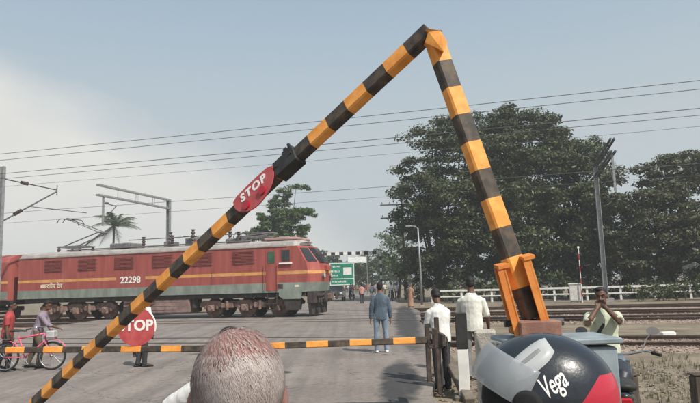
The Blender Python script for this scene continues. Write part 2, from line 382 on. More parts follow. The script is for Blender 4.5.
# dry grass and weeds on the earth strip
def grass(name, label, count, pick, h0, h1, wd, mat, seed):
    r_ = np.random.RandomState(seed); V = []; F = []
    for i in range(count):
        p = pick(r_)
        if p is None: continue
        p = np.array(p)
        for k in range(r_.randint(5, 10)):
            a = r_.uniform(0, 6.28); h = r_.uniform(h0, h1); l = r_.uniform(.15, .7) * h; d = np.array([math.cos(a), math.sin(a), 0]); s_ = np.array([-d[1], d[0], 0]) * wd
            b = p + d * r_.uniform(0, .05); j = len(V)
            V += [b - s_, b + s_, b + d * l * .4 + np.array([0, 0, h * .6]) + s_ * .7, b + d * l * .4 + np.array([0, 0, h * .6]) - s_ * .7, b + d * l + np.array([0, 0, h])]
            F += [(j, j + 1, j + 2, j + 3), (j + 3, j + 2, j + 4)]
    me = bpy.data.meshes.new(name); me.from_pydata([tuple(v) for v in V], [], F); me.materials.append(mat)
    o = bpy.data.objects.new(name, me); COL.objects.link(o); return tag(o, label, 'grass', kind='stuff')
m_dry = leafmat('dry_grass', (0.10, 0.085, 0.045), (0.12, 0.13, 0.055), 0.3)
def pick_g(r_):
    x = r_.uniform(1.2, 12); y = r_.uniform(5, 14.6)
    if x < right_edge(y) + 0.05 or noise.noise(Vector((x * .8, y * .8, 7))) < 0.02: return None
    return (x, y, GZ - 0.03)
grass('dry_grass', 'tufts of dry yellowish grass on the earth near the gate', 2600, pick_g, 0.05, 0.16, 0.004, m_dry, 5)

# ------------------------------------------------------------------ trees
m_bark = M('bark', (0.09, 0.07, 0.052), 0.95, bump=0.8, bscale=12, scale=3, var=0.35, stretch=(1, 1, 0.25))
lf_dark = leafmat('leaf_dark', (0.017, 0.029, 0.009), (0.105, 0.120, 0.043), 0.17)
lf_mid = leafmat('leaf_mid', (0.030, 0.048, 0.016), (0.090, 0.115, 0.042), 0.2)
lf_pale = leafmat('leaf_pale', (0.07, 0.10, 0.04), (0.17, 0.21, 0.10), 0.25)
lf_bush = leafmat('leaf_bush', (0.036, 0.055, 0.017), (0.12, 0.14, 0.055), 0.2)
def leaves(name, mat, parent, clumps, per, size, seed, flat=0.6):
    """clumps: array (n,4) of x,y,z,radius; each gets `per` small pointed leaves"""
    r_ = np.random.RandomState(seed); c = np.repeat(np.array(clumps, float), per, axis=0); n = len(c)
    d = r_.normal(0, 1, (n, 3)); d /= np.linalg.norm(d, axis=1)[:, None]
    d = d * (r_.uniform(0, 1, n) ** 0.45)[:, None] * c[:, 3:4]; d[:, 2] *= flat
    p = c[:, :3] + d
    nm = r_.normal(0, 0.55, (n, 3)); nm[:, 2] += 0.8; nm += d / (c[:, 3:4] + 1e-6) * 0.5
    nm /= np.linalg.norm(nm, axis=1)[:, None]
    a = r_.normal(0, 1, (n, 3)); a -= nm * (a * nm).sum(1)[:, None]; a /= np.linalg.norm(a, axis=1)[:, None]
    b = np.cross(nm, a); s = (size * r_.uniform(0.6, 1.35, n))[:, None]
    V = np.empty((n, 4, 3)); V[:, 0] = p - a * s; V[:, 1] = p + b * s * 0.45 - nm * s * 0.12; V[:, 2] = p + a * s * 1.1 - nm * s * 0.3; V[:, 3] = p - b * s * 0.45 - nm * s * 0.12
    me = bpy.data.meshes.new(name); me.vertices.add(n * 4); me.vertices.foreach_set('co', V.reshape(-1))
    me.loops.add(n * 4); me.loops.foreach_set('vertex_index', np.arange(n * 4, dtype=np.int32))
    me.polygons.add(n); me.polygons.foreach_set('loop_start', np.arange(n, dtype=np.int32) * 4)
    me.materials.append(mat); me.update(calc_edges=True); me.validate()
    o = bpy.data.objects.new(name, me); COL.objects.link(o); o.parent = parent; return o
def tree(name, label, base, lobes, trunk_r, mat, seed, group=None, nclump=26, per=85, size=0.16, crad=(0.6, 1.2), flat=0.5, trunk_h=None, cat='tree'):
    """lobes: (x,y,z,rx,ry,rz) relative to the base"""
    r_ = random.Random(seed); t = thing(name, label, cat, base, 0, group)
    zt = trunk_h or min(l[2] for l in lobes) * 0.7
    tm = MB(); pts = [(0, 0, -0.3)]; x = y = 0
    for i in range(1, 7):
        x += r_.uniform(-.12, .12) * zt / 4; y += r_.uniform(-.12, .12) * zt / 4; pts.append((x, y, zt * i / 6))
    tm.tube(pts, [trunk_r * (1.5 if i == 0 else 1.0) * (1 - 0.07 * i) for i in range(7)], 10)
    clumps = []
    for (lx, ly, lz, rx, ry, rz) in lobes:
        a = Vector(pts[r_.randint(3, 6)]); e = Vector((lx, ly, lz)); mid = a.lerp(e, 0.5) + Vector((r_.uniform(-.4, .4), r_.uniform(-.4, .4), -0.1 * (e - a).length))
        tm.tube([a, a.lerp(mid, .5) + Vector((0, 0, .1)), mid, e], [trunk_r * .45, trunk_r * .38, trunk_r * .28, trunk_r * .1], 7)
        vol = (rx * ry * rz) ** (2 / 3) / 4.0; k = max(5, int(nclump * vol))
        for i in range(k):
            d = Vector((r_.gauss(0, 1), r_.gauss(0, 1), r_.gauss(0, 1) + 0.25)).normalized(); u = r_.uniform(0.55, 1.05)
            p = e + Vector((d.x * rx, d.y * ry, d.z * rz)) * u
            cr = r_.uniform(*crad)
            clumps.append((p.x, p.y, p.z, cr))
            if r_.random() < 0.35: tm.tube([e, e.lerp(p, .5) + Vector((0, 0, r_.uniform(-.2, .3))), p], [trunk_r * .12, trunk_r * .07, 0.015], 5)
    tr = tm.build('trunk', m_bark, t, smooth=True)
    leaves('crown', mat, t, clumps, per, size, seed, flat)
    return t
def gp(px, Y): p = at(px, 283, Y); return Vector((p.x, Y, GZ - 0.02))
def lob(px, py, Y, rx, rz, base, dy=0.0, ry=None):
    p = at(px, py, Y + dy); return (p.x - base.x, p.y - base.y, p.z - base.z, rx, ry or rx, rz)
# the great dark tree group behind the fence: three trunks
B = gp(438, 57)
tree('broadleaf_tree', 'dark tree with layered branches directly behind the street lamp', B,
     [lob(432, 142, 57, 2.6, 1.5, B), lob(416, 168, 57, 1.8, 1.0, B, -1), lob(455, 160, 57, 3.0, 2.2, B), lob(425, 190, 56, 3.0, 1.6, B), lob(448, 205, 55, 3.6, 2.2, B), lob(420, 222, 57, 2.6, 1.4, B), lob(440, 240, 55, 3.4, 2.0, B), lob(465, 235, 55, 3.2, 2.6, B), lob(425, 262, 56, 2.6, 1.4, B), lob(462, 130, 58, 2.4, 1.8, B)], 0.42, lf_dark, 11, nclump=19, per=150, crad=(.75, 1.45), flat=.42)
B = gp(516, 58)
tree('broadleaf_tree', 'tallest dark tree, rounded top rising behind the raised striped boom', B,
     [lob(512, 124, 58, 3.2, 1.7, B), lob(495, 142, 57, 2.8, 1.9, B), lob(532, 136, 58, 3.2, 1.9, B), lob(514, 158, 56, 4.0, 2.3, B), lob(492, 178, 56, 3.2, 2.2, B), lob(540, 172, 56, 3.8, 2.2, B), lob(508, 205, 55, 4.0, 2.5, B), lob(538, 212, 55, 3.6, 2.4, B), lob(486, 222, 56, 3.0, 2.2, B), lob(518, 245, 55, 4.2, 2.2, B), lob(492, 258, 56, 3.0, 1.8, B)], 0.5, lf_dark, 12, nclump=19, per=150, crad=(.75, 1.45), flat=.42)
B = gp(572, 56)
tree('broadleaf_tree', 'dark tree with sloping crown beside the grey railway gantry post', B,
     [lob(562, 142, 57, 2.6, 1.6, B), lob(578, 158, 56, 2.6, 1.7, B), lob(566, 178, 55, 3.4, 2.1, B), lob(592, 186, 55, 2.4, 1.9, B), lob(572, 208, 54, 3.8, 2.2, B), lob(598, 218, 55, 2.6, 2.0, B), lob(560, 235, 54, 3.4, 2.0, B), lob(588, 246, 54, 3.2, 2.0, B), lob(545, 258, 55, 3.0, 1.7, B), lob(608, 250, 55, 2.6, 1.8, B)], 0.42, lf_dark, 13, nclump=19, per=150, crad=(.75, 1.45), flat=.42)
# the browner tree at the edge of the picture
B = gp(672, 50)
lf_brown = leafmat('leaf_brownish', (0.034, 0.042, 0.018), (0.118, 0.120, 0.060), 0.18)
tree('broadleaf_tree', 'wide brownish green tree with open spreading top beyond the gantry post', B,
     [lob(690, 160, 50, 2.2, 1.0, B), lob(664, 168, 50, 2.2, 0.9, B), lob(640, 176, 50, 1.9, 0.9, B), lob(682, 190, 49, 3.0, 1.5, B), lob(650, 200, 49, 2.8, 1.4, B), lob(712, 180, 50, 3.0, 1.6, B), lob(625, 205, 50, 1.8, 1.1, B), lob(668, 218, 48, 3.2, 1.6, B), lob(700, 222, 48, 3.2, 1.8, B), lob(634, 232, 49, 2.6, 1.5, B), lob(680, 246, 48, 3.4, 1.6, B), lob(650, 252, 48, 2.8, 1.6, B), lob(725, 235, 50, 3.2, 2.0, B), lob(622, 262, 49, 2.2, 1.4, B)], 0.4, lf_brown, 14, nclump=17, per=130, crad=(0.6, 1.2), flat=.42)
# smaller paler trees
B = gp(398, 72)
tree('broadleaf_tree', 'pale green drooping tree standing just before the striped portal post', B,
     [lob(404, 240, 72, 1.8, 1.4, B), lob(392, 250, 72, 1.8, 1.3, B), lob(408, 258, 71, 2.0, 1.5, B), lob(394, 268, 71, 2.2, 1.5, B), lob(386, 238, 73, 1.3, 0.5, B), lob(410, 228, 72, 1.4, 0.8, B)], 0.22, lf_pale, 15, nclump=26, per=50)
B = gp(284, 78)
lf_vine = leafmat('leaf_vine', (0.045, 0.085, 0.02), (0.13, 0.18, 0.06), 0.3)
tree('broadleaf_tree', 'flat-topped green tree rising behind the locomotive cab', B,
     [lob(276, 216, 78, 2.5, 1.0, B), lob(294, 214, 78, 2.7, 0.7, B), lob(304, 212, 78, 1.5, 0.35, B), lob(272, 229, 78, 2.4, 1.4, B), lob(292, 229, 78, 2.4, 1.5, B), lob(262, 235, 78, 1.8, 1.0, B), lob(282, 243, 77, 3.0, 1.6, B), lob(284, 194, 78, 1.1, 0.8, B), lob(296, 188, 78, 1.7, 0.18, B), lob(279, 204, 78, 1.3, 0.9, B)], 0.25, lf_vine, 16, nclump=46, per=100, crad=(0.35, 0.8))
for i, (px, Y, h, lab) in enumerate([(322, 118, 8.5, 'hazy far tree over the crowd beside the locomotive nose'), (344, 130, 7.2, 'hazy far tree directly behind the green road board'), (372, 120, 8.6, 'hazy far tree behind the striped portal beam end')]):
    B = gp(px, Y); tree('broadleaf_tree', lab, B, [(-2, 0, h * .6, 2.6, 2.6, 1.8), (2, 0, h * .62, 2.8, 2.6, 1.7), (0, 0, h * .8, 2.8, 2.4, 1.5), (0, -1, h * .42, 3.4, 2.6, 1.6), (3.5, 0, h * .42, 2.0, 2, 1.5), (-3.5, 0, h * .4, 2.2, 2, 1.5)], 0.25, lf_mid, 20 + i, group='far trees along the road', nclump=16, per=50, size=0.26)
# bushes along the far side of the fence
for i in range(16):
    t_ = -5.5 + i * 2.55; n_ = 52.3 + (i % 3) * 0.8; b = tn(t_, n_, GZ); h = [1.5, 2.1, 1.7, 2.5][i % 4]
    tree('bush', 'leafy green bush in the row behind the white fence', b, [(0, 0, h * .55, 1.3, 1.1, h * .45), (.8, .2, h * .4, 1.0, .9, h * .38), (-.8, 0, h * .42, 1.0, .9, h * .4)], 0.06, lf_bush if i > 11 else lf_mid, 40 + i, group='bushes behind the white fence', nclump=22, per=46, size=0.15, crad=(0.3, 0.6), flat=0.8, cat='bush')
for i, (px, Y, h) in enumerate([(640, 43.5, 1.3), (662, 43.5, 1.6), (684, 43.2, 1.5), (704, 43, 1.8)]):
    b = gp(px, Y)
    tree('bush', ['small grey-green bush beside the gantry post foot', 'bright green bush, second past the gantry post', 'bright green bush, third past the gantry post', 'broad bright green bush at the picture edge'][i], b, [(0, 0, h * .5, 1.1, .9, h * .5), (.6, 0, h * .4, .8, .8, h * .35)], 0.05, lf_bush, 60 + i, group='bushes this side of the fence', nclump=26, per=50, size=0.12, crad=(0.25, 0.5), flat=0.8, cat='bush')
for i in range(19):
    t_ = -9.0 + i * 2.2; b = tn(t_, 55.5 + (i % 2) * 1.6, GZ); h = [4.4, 3.6, 5.0, 4.0, 4.7][i % 5]
    tree('shrub', 'tall dark shrub in the thicket under the great trees', b, [(0, 0, h * .6, 1.6, 1.3, h * .38), (.9, .2, h * .4, 1.4, 1.2, h * .36), (-.9, 0, h * .35, 1.4, 1.2, h * .34)], 0.08, lf_dark, 80 + i, group='shrubs under the great trees', nclump=20, per=70, size=0.15, crad=(0.4, 0.8), flat=0.7, cat='shrub')
r_ = random.Random(9); cl_ = []
for i in range(1500):
    x = r_.uniform(-150, 170); y = 150 + r_.uniform(-6, 6) - .1 * abs(x); h = 5.5 + 2.5 * noise.noise(Vector((x * .06, 0, 0))) + 1.2 * noise.noise(Vector((x * .25, 3, 0)))
    cl_.append((x, y, h * r_.random() ** .7, r_.uniform(.9, 1.7)))
tag(leaves('treeline', lf_mid, None, cl_, 26, .5, 99, .8), 'hazy low line of distant trees along the horizon', 'trees', kind='stuff')
# palm behind the train
B = gp(113, 92); top_z = at(113, 226, 92).z
pt = thing('palm_tree', 'palm tree with ragged fronds rising behind the red train', 'palm', B)
mb = MB(); mb.tube([(0.3, 0, -0.3), (0.1, 0, 3), (-.1, 0, 6), (0, 0, top_z - B.z)], [0.24, .2, .17, .14], 9); mb.build('trunk', m_bark, pt, smooth=True)
r_ = random.Random(5); V = MB()
for i in range(22):
    a = i * 2.399 + r_.uniform(-.2, .2); el = R(r_.uniform(-25, 75)); L_ = r_.uniform(4.2, 5.4); V = MB(); spine = []
    for k in range(9):
        f = k / 8; drop = (f ** 2) * L_ * (0.55 if el > .4 else .35)
        spine.append(Vector((math.cos(a) * math.cos(el) * L_ * f, math.sin(a) * math.cos(el) * L_ * f, top_z - B.z + math.sin(el) * L_ * f - drop)))
    V.tube(spine, [0.045 * (1 - .09 * k) for k in range(9)], 4)
    for k in range(1, 30):
        f = k / 30 * 7.99; j = int(f); p = spine[j].lerp(spine[j + 1], f - j); d = (spine[j + 1] - spine[j]).normalized(); sd_ = d.cross(Vector((0, 0, 1))).normalized()
        for s in (-1, 1):
            ln = 1.15 * math.sin(math.pi * min(1, k / 30 * .85 + .15)) * r_.uniform(.8, 1.1); q = p + sd_ * s * ln * .8 + d * ln * .35 - Vector((0, 0, ln * r_.uniform(.3, .6)))
            V.add([p - d * .06, p + d * .06, q + d * .02], [(0, 1, 2)])
    V.build('frond', lf_mid, pt)

# ------------------------------------------------------------------ white fence, boxes and posts beyond the tracks
m_white = M('white_paint', (0.62, 0.60, 0.56), 0.7, scale=3, col2=(0.78, 0.77, 0.73), bump=0.1)
m_black = M('black_paint', (0.03, 0.029, 0.028), 0.6, var=0.35, scale=5)
m_steel = M('galvanised_steel', (0.30, 0.31, 0.31), 0.55, metal=0.4, scale=4, var=0.2)
m_dsteel = M('dark_steel', (0.075, 0.075, 0.078), 0.6, metal=0.3, scale=4, var=0.3)
fe = thing('fence', 'long white two-rail fence running beyond the tracks', 'fence', tn(0, 50.6, GZ), -ANG)
t0 = tn(0, 0); fx0, fx1 = -7.5, 36.0
pm = MB(); pm.bbox((0, 0, 0.5), (0.16, 0.14, 1.0), 0.015)
first = None; x = fx0; k = 0
while x <= fx1:
    if first is None: first = o = pm.build('post', m_white, fe)
    else: o = first.copy(); COL.objects.link(o); o.parent = fe
    o.location = (x, 0, rnd.uniform(-.02, .02)); 
    if x + 2.4 <= fx1:
        for z, hh in ((1.0, 0.15), (0.52, 0.10)):
            m_ = MB(); m_.bbox((1.2, -0.10, z), (2.37, 0.06, hh), 0.01); q = m_.build('rail', m_white if (k % 4 or z < .9) else m_white, fe); q.location = (x, 0, 0); q.rotation_euler[1] = R(rnd.uniform(-.4, .4))
    x += 2.4; k += 1
# white relay box with cap and a thin red-and-white pole beside it
p = tn(0, 47.0); pb = at(576, 300, 44.5)
rb = thing('relay_box', 'white metal cabinet standing by the fence beside a thin pole', 'cabinet', (pb.x, 44.5, GZ), -ANG)
m_ = MB(); m_.bbox((0, 0, .72), (.82, .5, 1.15), .02); m_.build('cabinet_body', m_white, rb)
m_ = MB(); m_.bbox((0, 0, 1.34), (.92, .6, .07), .01); m_.build('cap', m_white, rb)
m_ = MB(); m_.box((0, 0, .07), (.7, .4, .15)); m_.build('plinth', M('concrete', (.30, .28, .25), .9, bump=.3, scale=4), rb)
m_ = MB(); m_.box((-.2, -.256, .72), (.36, .012, 1.0)); m_.box((.2, -.256, .72), (.36, .012, 1.0)); m_.build('door', M('white_door', (.6, .58, .54), .6), rb)
m_red = M('red_paint', (0.46, 0.028, 0.035), 0.5, scale=6, var=0.25)
pb = at(581, 300, 44.0); h = at(579, 248, 44.0).z - GZ
po = thing('marker_pole', 'thin red and white banded pole beside the white cabinet', 'pole', (pb.x + .1, 44.0, GZ))
m_ = MB(); nb = 9
for i in range(nb): m_.tube([(0, 0, h * i / nb), (0, 0, h * (i + 1) / nb)], 0.035, 8, i % 2, cap=True)
m_.build('shaft', [m_white, m_red], po); m_ = MB(); m_.box((0, 0, h + .05), (.14, .03, .14)); m_.build('head_plate', m_white, po)
# street lamp
b = gp(421, 45.5); top = at(417, 228, 45.5)
lp = thing('street_lamp', 'slim grey street lamp post in front of the dark tree', 'lamp', (b.x, b.y, GZ))
hz = top.z - GZ
m_ = MB(); m_.tube([(0, 0, 0), (0, 0, hz * .5), (-.05, 0, hz)], [.085, .07, .05], 10); m_.tube([(-.05, 0, hz - .05), (-.25, -.05, hz + .12), (-.6, -.1, hz + .15)], .035, 8); m_.build('pole', m_steel, lp, smooth=True)
m_ = MB(); m_.bbox((-.75, -.12, hz + .14), (.5, .18, .1), .02); m_.build('lamp_head', m_steel, lp); m_ = MB(); m_.box((0, 0, .06), (.3, .3, .12)); m_.build('base', MATS['concrete'], lp)
# utility pole with crossarms
b = gp(405, 64); up_ = thing('utility_pole', 'wooden utility pole with two insulator crossarms against the tree', 'utility pole', (b.x, b.y, GZ)); hz = at(405, 196, 64).z - GZ
m_ = MB(); m_.tube([(0, 0, 0), (0, 0, hz)], [.14, .09], 9); m_.build('pole', m_bark, up_, smooth=True)
for zz in (at(390, 205, 64).z - GZ, at(390, 218, 64).z - GZ):
    m_ = MB(); m_.box((-.6, -.1, zz), (3.4, .1, .12)); ca = m_.build('crossarm', m_bark, up_)
    for q in (-2.1, -1.3, -.5, .7):
        m_ = MB(); m_.tube([(q, -.1, zz + .06), (q, -.1, zz + .16), (q, -.1, zz + .18), (q, -.1, zz + .28)], [.02, .02, .06, .04], 8); m_.build('insulator', m_dsteel, ca)

# ------------------------------------------------------------------ overhead line: gantries, cantilever mast, wires
m_wire = M('wire', (0.10, 0.10, 0.105), 0.6)
m_ins = M('insulator_brown', (0.07, 0.05, 0.045), 0.35, coat=0.3)
def gantry(px, base_y, top_y, Y, label):
    b = at(px, 283, Y); b.z = GZ; h = at(px, top_y, Y).z - GZ
    g = thing('catenary_gantry', label, 'gantry', (b.x, b.y, GZ), -ANG)
    # two-channel mast with batten plates
    m_ = MB()
    for s in (-.13, .13): m_.box((s, 0, h / 2), (.035, .30, h))
    m_.box((0, 0, h / 2), (.23, .03, h))
    m_.build('mast', m_steel, g)
    m_ = MB(); m_.box((0, 0, .05), (.9, .9, .5)); m_.build('footing', MATS['concrete'], g)
    # lattice boom reaching over the tracks (towards -y)
    L_ = 9.0; m_ = MB(); hh = .75
    for z in (h - .02, h - hh):
        for s in (-.1, .1): m_.box((s, -L_ / 2, z), (.09, L_ + .3, .13))
    for i in range(12):
        y0, y1 = -L_ * i / 12, -L_ * (i + 1) / 12
        for s in (-.2, .2):
            if i % 3 == 0: m_.tube([(s * .5, y0, h - hh), (s * .5, y0, h - .02)], .022, 4)
    m_.build('boom', m_steel if px < 300 else m_dsteel, g)
    for yy, dz in ((-L_ + .5, 2.2),):
        m_ = MB(); m_.box((0, yy, h - hh - dz / 2), (.12, .12, dz)); da = m_.build('drop_arm', m_steel, g)
        m_ = MB(); z1 = h - hh - dz + .3
        m_.tube([(0, yy, z1), (0, yy + 1.5, z1 + .25)], .03, 6); m_.tube([(0, yy, z1 + 1.4), (0, yy + 1.5, z1 + 1.3)], .03, 6); m_.tube([(0, yy, z1), (0, yy + 1.45, z1 + 1.3)], .03, 6); m_.build('bracket', m_dsteel, da)
        for zz in (z1 + .05, z1 + 1.39):
            m_ = MB(); m_.tube([(0, yy + .15, zz), (0, yy + .2, zz), (0, yy + .55, zz + .02), (0, yy + .6, zz + .02)], [.03, .085, .085, .03], 8); m_.build('insulator', m_ins, da)
    return g
gantry(605, 300, 166, 43.0, 'grey railway gantry rising before the dark trees near the edge')
gantry(168, 300, 200, 52.0, 'grey railway gantry standing behind the locomotive roof')
# nearer cantilever mast at the edge of the frame, between the tracks
tA = -1.0
b = at(-3, 283, 35.5); cm = thing('catenary_mast', 'steel mast with insulated cantilever bracket at the picture edge before the train', 'mast', (b.x, b.y, GZ), -ANG)
h = 9.4; m_ = MB()
for s in (-.14, .14): m_.box((s, 0, h / 2), (.06, .2, h))
m_.box((0, 0, h / 2), (.24, .03, h)); m_.build('mast', m_steel, cm)
zt = at(0, 179, 35.5).z - GZ; zb = at(0, 221, 35.5).z - GZ; e = at(57, 190, 38.8); ev = Matrix.Rotation(ANG, 3, 'Z') @ (e - Vector((b.x, b.y, GZ)))
m_ = MB(); m_.tube([(.1, .1, zt), ev], .035, 6); m_.tube([(.1, .1, zb), ev - Vector((0, 0, .1))], .045, 6); m_.tube([ev + Vector((0, 0, -.35)), ev + Vector((0, 0, .3))], .03, 6)
f1 = Vector((.1, .1, zb)).lerp(ev, .45); m_.tube([f1, ev + Vector((2.1, .3, -1.6))], .025, 6); m_.build('cantilever', m_dsteel, cm)
for f, z in ((.3, zt), (.2, zb)):
    a = Vector((.1, .1, z)); d = (ev - a); m_ = MB()
    pts = [a + d * (f + k * .012) for k in range(12)]; m_.tube(pts, [.06 if k % 2 else .12 for k in range(12)], 9); m_.build('insulator', m_ins, cm)

def wire(label, n0, y_of, rad, cat='cable', t0=-75, t1=45, sag=0.0, z=None, droppers=None, group=None):
    zz = z; m_ = MB(); pts = []; span = 58.0
    for i in range(61):
        t_ = t0 + (t1 - t0) * i / 60; s = sag * math.sin(math.pi * (((t_ + 31) % span) / span))
        pts.append(tn(t_, n0, zz - s))
    m_.tube(pts, rad, 5); return tag(m_.build('overhead_wire', m_wire), label, cat, group)
wires = [('overhead wire, topmost strand crossing the sky over the nearest track', 19.2, 7.40, .013),
         ('overhead wire, second strand from the top of the sky', 19.2, 7.14, .012),
         ('overhead wire, third strand from the top of the sky', 22.5, 7.38, .016),
         ('overhead wire, fourth strand from the top of the sky', 22.5, 7.14, .013),
         ('thin overhead wire, fifth strand from the top of the sky', 23.4, 6.95, .008),
         ('overhead wire just above the train pantograph, lowest long strand', 32.8, 7.15, .015)]
for lab, n_, z_, rd in wires: wire(lab, n_, None, rd * .85, z=z_, sag=.12)
wire('thin contact wire close over the train roof', 32.8, None, .009, z=6.46)

# ------------------------------------------------------------------ height-gauge portal over the road, green board
pl_, pr_ = at(311, 283, 66), at(381.5, 283, 66)
pg = thing('height_portal', 'black and white banded height gauge portal over the road', 'portal', (0, 66, 0)); zb_ = at(350, 253.5, 66).z
for xx in (pl_.x, pr_.x):
    m_ = MB(); nb = 12
    for i in range(nb): m_.tube([(xx, 0, zb_ * i / nb), (xx, 0, zb_ * (i + 1) / nb)], .11, 10, i % 2)
    m_.build('post', [m_black, m_white], pg)
m_ = MB(); nb = 17
for i in range(nb): x0 = pl_.x + (pr_.x - pl_.x) * i / nb; x1 = pl_.x + (pr_.x - pl_.x) * (i + 1) / nb; m_.box(((x0 + x1) / 2, -.13, zb_), (x1 - x0, .12, .34), i % 2)
m_.build('beam', [m_white, m_black], pg)
m_green = M('green_sign', (0.012, 0.20, 0.13), 0.4, scale=2, var=.2)
gc = at(342, 274, 80); gs = thing('road_board', 'large green road direction board with white border on posts', 'sign', (gc.x, 80, 0), R(3))
wz, hzz = 3.3, 3.0; zc = gc.z
m_ = MB(); m_.bbox((0, 0, zc), (wz, .06, hzz), .01); m_.build('panel', m_green, gs)
m_ = MB()
for s in (-1, 1): m_.box((s * (wz / 2 - .1), -.036, zc), (.1, .012, hzz - .1)); m_.box((0, -.036, zc + s * (hzz / 2 - .1)), (wz - .3, .012, .1))
m_.box((0, -.036, zc - .62), (wz - .3, .012, .08)); m_.build('border', m_white, gs)
m_ = MB()
for (x, z, l) in ((-.7, .95, 1.2), (-.75, .35, 1.3), (-.8, -.2, 1.0), (-.3, -1.0, 1.9)):
    for i in range(int(l / .17)): m_.box((x - l / 2 + i * .17 + rnd.uniform(0, .03), -.038, zc + z + rnd.uniform(-.03, .03)), (.09, .01, rnd.uniform(.14, .26)))
m_.build('legend', m_white, gs)
m_ = MB(); m_.bbox((.72, -.045, zc + .35), (1.1, .02, .95), .008); m_.build('glare_panel', m_white, gs)  # white plate added to imitate the bright glare on the board
for s in (-1.2, 1.2): m_ = MB(); m_.box((s, .1, zc / 2 - .3), (.12, .1, zc + .9)); m_.build('post', m_steel, gs)
bc = at(357, 259.5, 84); bn = thing('banner', 'bright white banner on two poles behind the portal beam', 'banner', (bc.x, 84, 0))
m_ = MB(); m_.prism([(-1.3, bc.z - .45), (-.6, bc.z - .5), (.3, bc.z - .42), (1.3, bc.z - .5), (1.3, bc.z + .35), (.4, bc.z + .4), (-.5, bc.z + .32), (-1.3, bc.z + .4)], -.02, .02); m_.build('cloth', M('white_cloth', (.78, .78, .77), .8), bn)
for s in (-1.35, 1.35): m_ = MB(); m_.tube([(s, .03, 0), (s, .03, bc.z + .5)], .04, 7); m_.build('pole', m_steel, bn)

# ================================================================== THE LOCOMOTIVE
m_lred = M('loco_red', (0.25, 0.052, 0.044), 0.62, scale=1.2, col2=(0.38, 0.105, 0.085), spec=.35, lo=.3, hi=.72, stretch=(3, 1, .3))
m_lyel = M('loco_yellow', (0.60, 0.30, 0.10), 0.55, scale=2, var=.15)
m_lgrn = M('loco_greygreen', (0.22, 0.245, 0.21), 0.6, scale=2, var=.2, stretch=(1, 1, .4))
m_lroof = M('loco_roof', (0.34, 0.31, 0.29), 0.7, scale=2, var=.2)
m_lgrey = M('roof_gear', (0.16, 0.15, 0.15), 0.6, scale=4, var=.3)
m_glass = M('dark_glass', (0.025, 0.028, 0.03), 0.12, spec=.6, var=.1)
m_bog = M('bogie_rust', (0.13, 0.085, 0.07), 0.85, scale=4, col2=(0.27, 0.17, 0.14), bump=.3, bscale=20)
m_dark = M('underframe_dark', (0.05, 0.042, 0.038), 0.85, scale=4, var=.35)
m_louv = M('louvre', (0.20, 0.075, 0.07), 0.6, scale=4, var=.2)
m_cream = M('cream_paint', (0.72, 0.62, 0.46), 0.6, var=.1)
m_num = M('number_white', (0.80, 0.76, 0.72), 0.6, var=.06)
m_gdoor = M('green_door_glass', (0.05, 0.11, 0.07), 0.3, var=.2)
TF, NC = -10.75, 32.8; LL = 20.3
lo = thing('locomotive', 'dusty red electric locomotive with yellow stripe and number 22298 on the level crossing', 'train', tn(TF, NC, 0), -ANG)
W = 1.58
# body shell: cross-section levels
zs = [1.35, 1.87, 2.33, 2.50, 2.95, 3.88]
roofp = [(1.50, 4.08), (1.05, 4.22), (0.5, 4.28), (0, 4.30)]
def uf(z):   # central nose panel
    return float(np.interp(z, [1.0, 1.35, 1.87, 2.33, 2.5, 2.85, 3.88, 4.08, 4.3], [-.30, -.22, -.06, 0, -.01, -.06, -.82, -1.0, -1.15]))
def us(z):   # where the side panel ends
    return float(np.interp(z, [1.0, 1.35, 1.87, 2.33, 2.85, 3.88, 4.3], [-1.0, -.88, -.66, -.58, -.62, -1.18, -1.35]))
MATB = [m_lgrn, m_lred, m_lyel, m_lroof]
def band(z):
    return 0 if z < 1.87 else (2 if 2.33 < z < 2.5 else (1 if z < 3.88 else 3))
num_u0, num_u1 = -12.75, -10.75     # stripe is interrupted round the number
body = MB()
# columns round the body: near side from rear to front, nose, far side
cols = [(-LL + .35, 'r')] + [(u, 's') for u in (-LL + 2, num_u0, num_u1, -6, -3.2)] + [(None, 'e'), (None, 'c'), (None, 'm')]
ring = []
def pt(col, z, side):
    u, k = col
    if k == 'r': return Vector((u, side * W, z))
    if k == 's': return Vector((u, side * W, z))
    if k == 'e': return Vector((us(z), side * W, z))
    if k == 'c': return Vector((uf(z) - .04, side * .9, z))
    if k == 'm': return Vector((uf(z), 0, z))
allc = [(c, -1) for c in cols] + [(c, 1) for c in reversed(cols[:-1])]
nC, nZ = len(allc), len(zs)
vv = [pt(c, z, s) for c, s in allc for z in zs]
ff = []; mm = []
for i in range(nC):
    j = (i + 1) % nC
    for k in range(nZ - 1):
        zc = (zs[k] + zs[k + 1]) / 2; mi = band(zc)
        if mi == 2 and allc[i][0][0] == num_u0 and allc[j][0][0] == num_u1: mi = 1
        ff.append((i * nZ + k, j * nZ + k, j * nZ + k + 1, i * nZ + k + 1)); mm.append(mi)
body.v = vv; body.f = ff; body.m = mm
# floor
body.f.append(tuple(i * nZ for i in range(nC - 1, -1, -1))); body.m.append(0)
bo = fixn(body.build('body', MATB, lo))
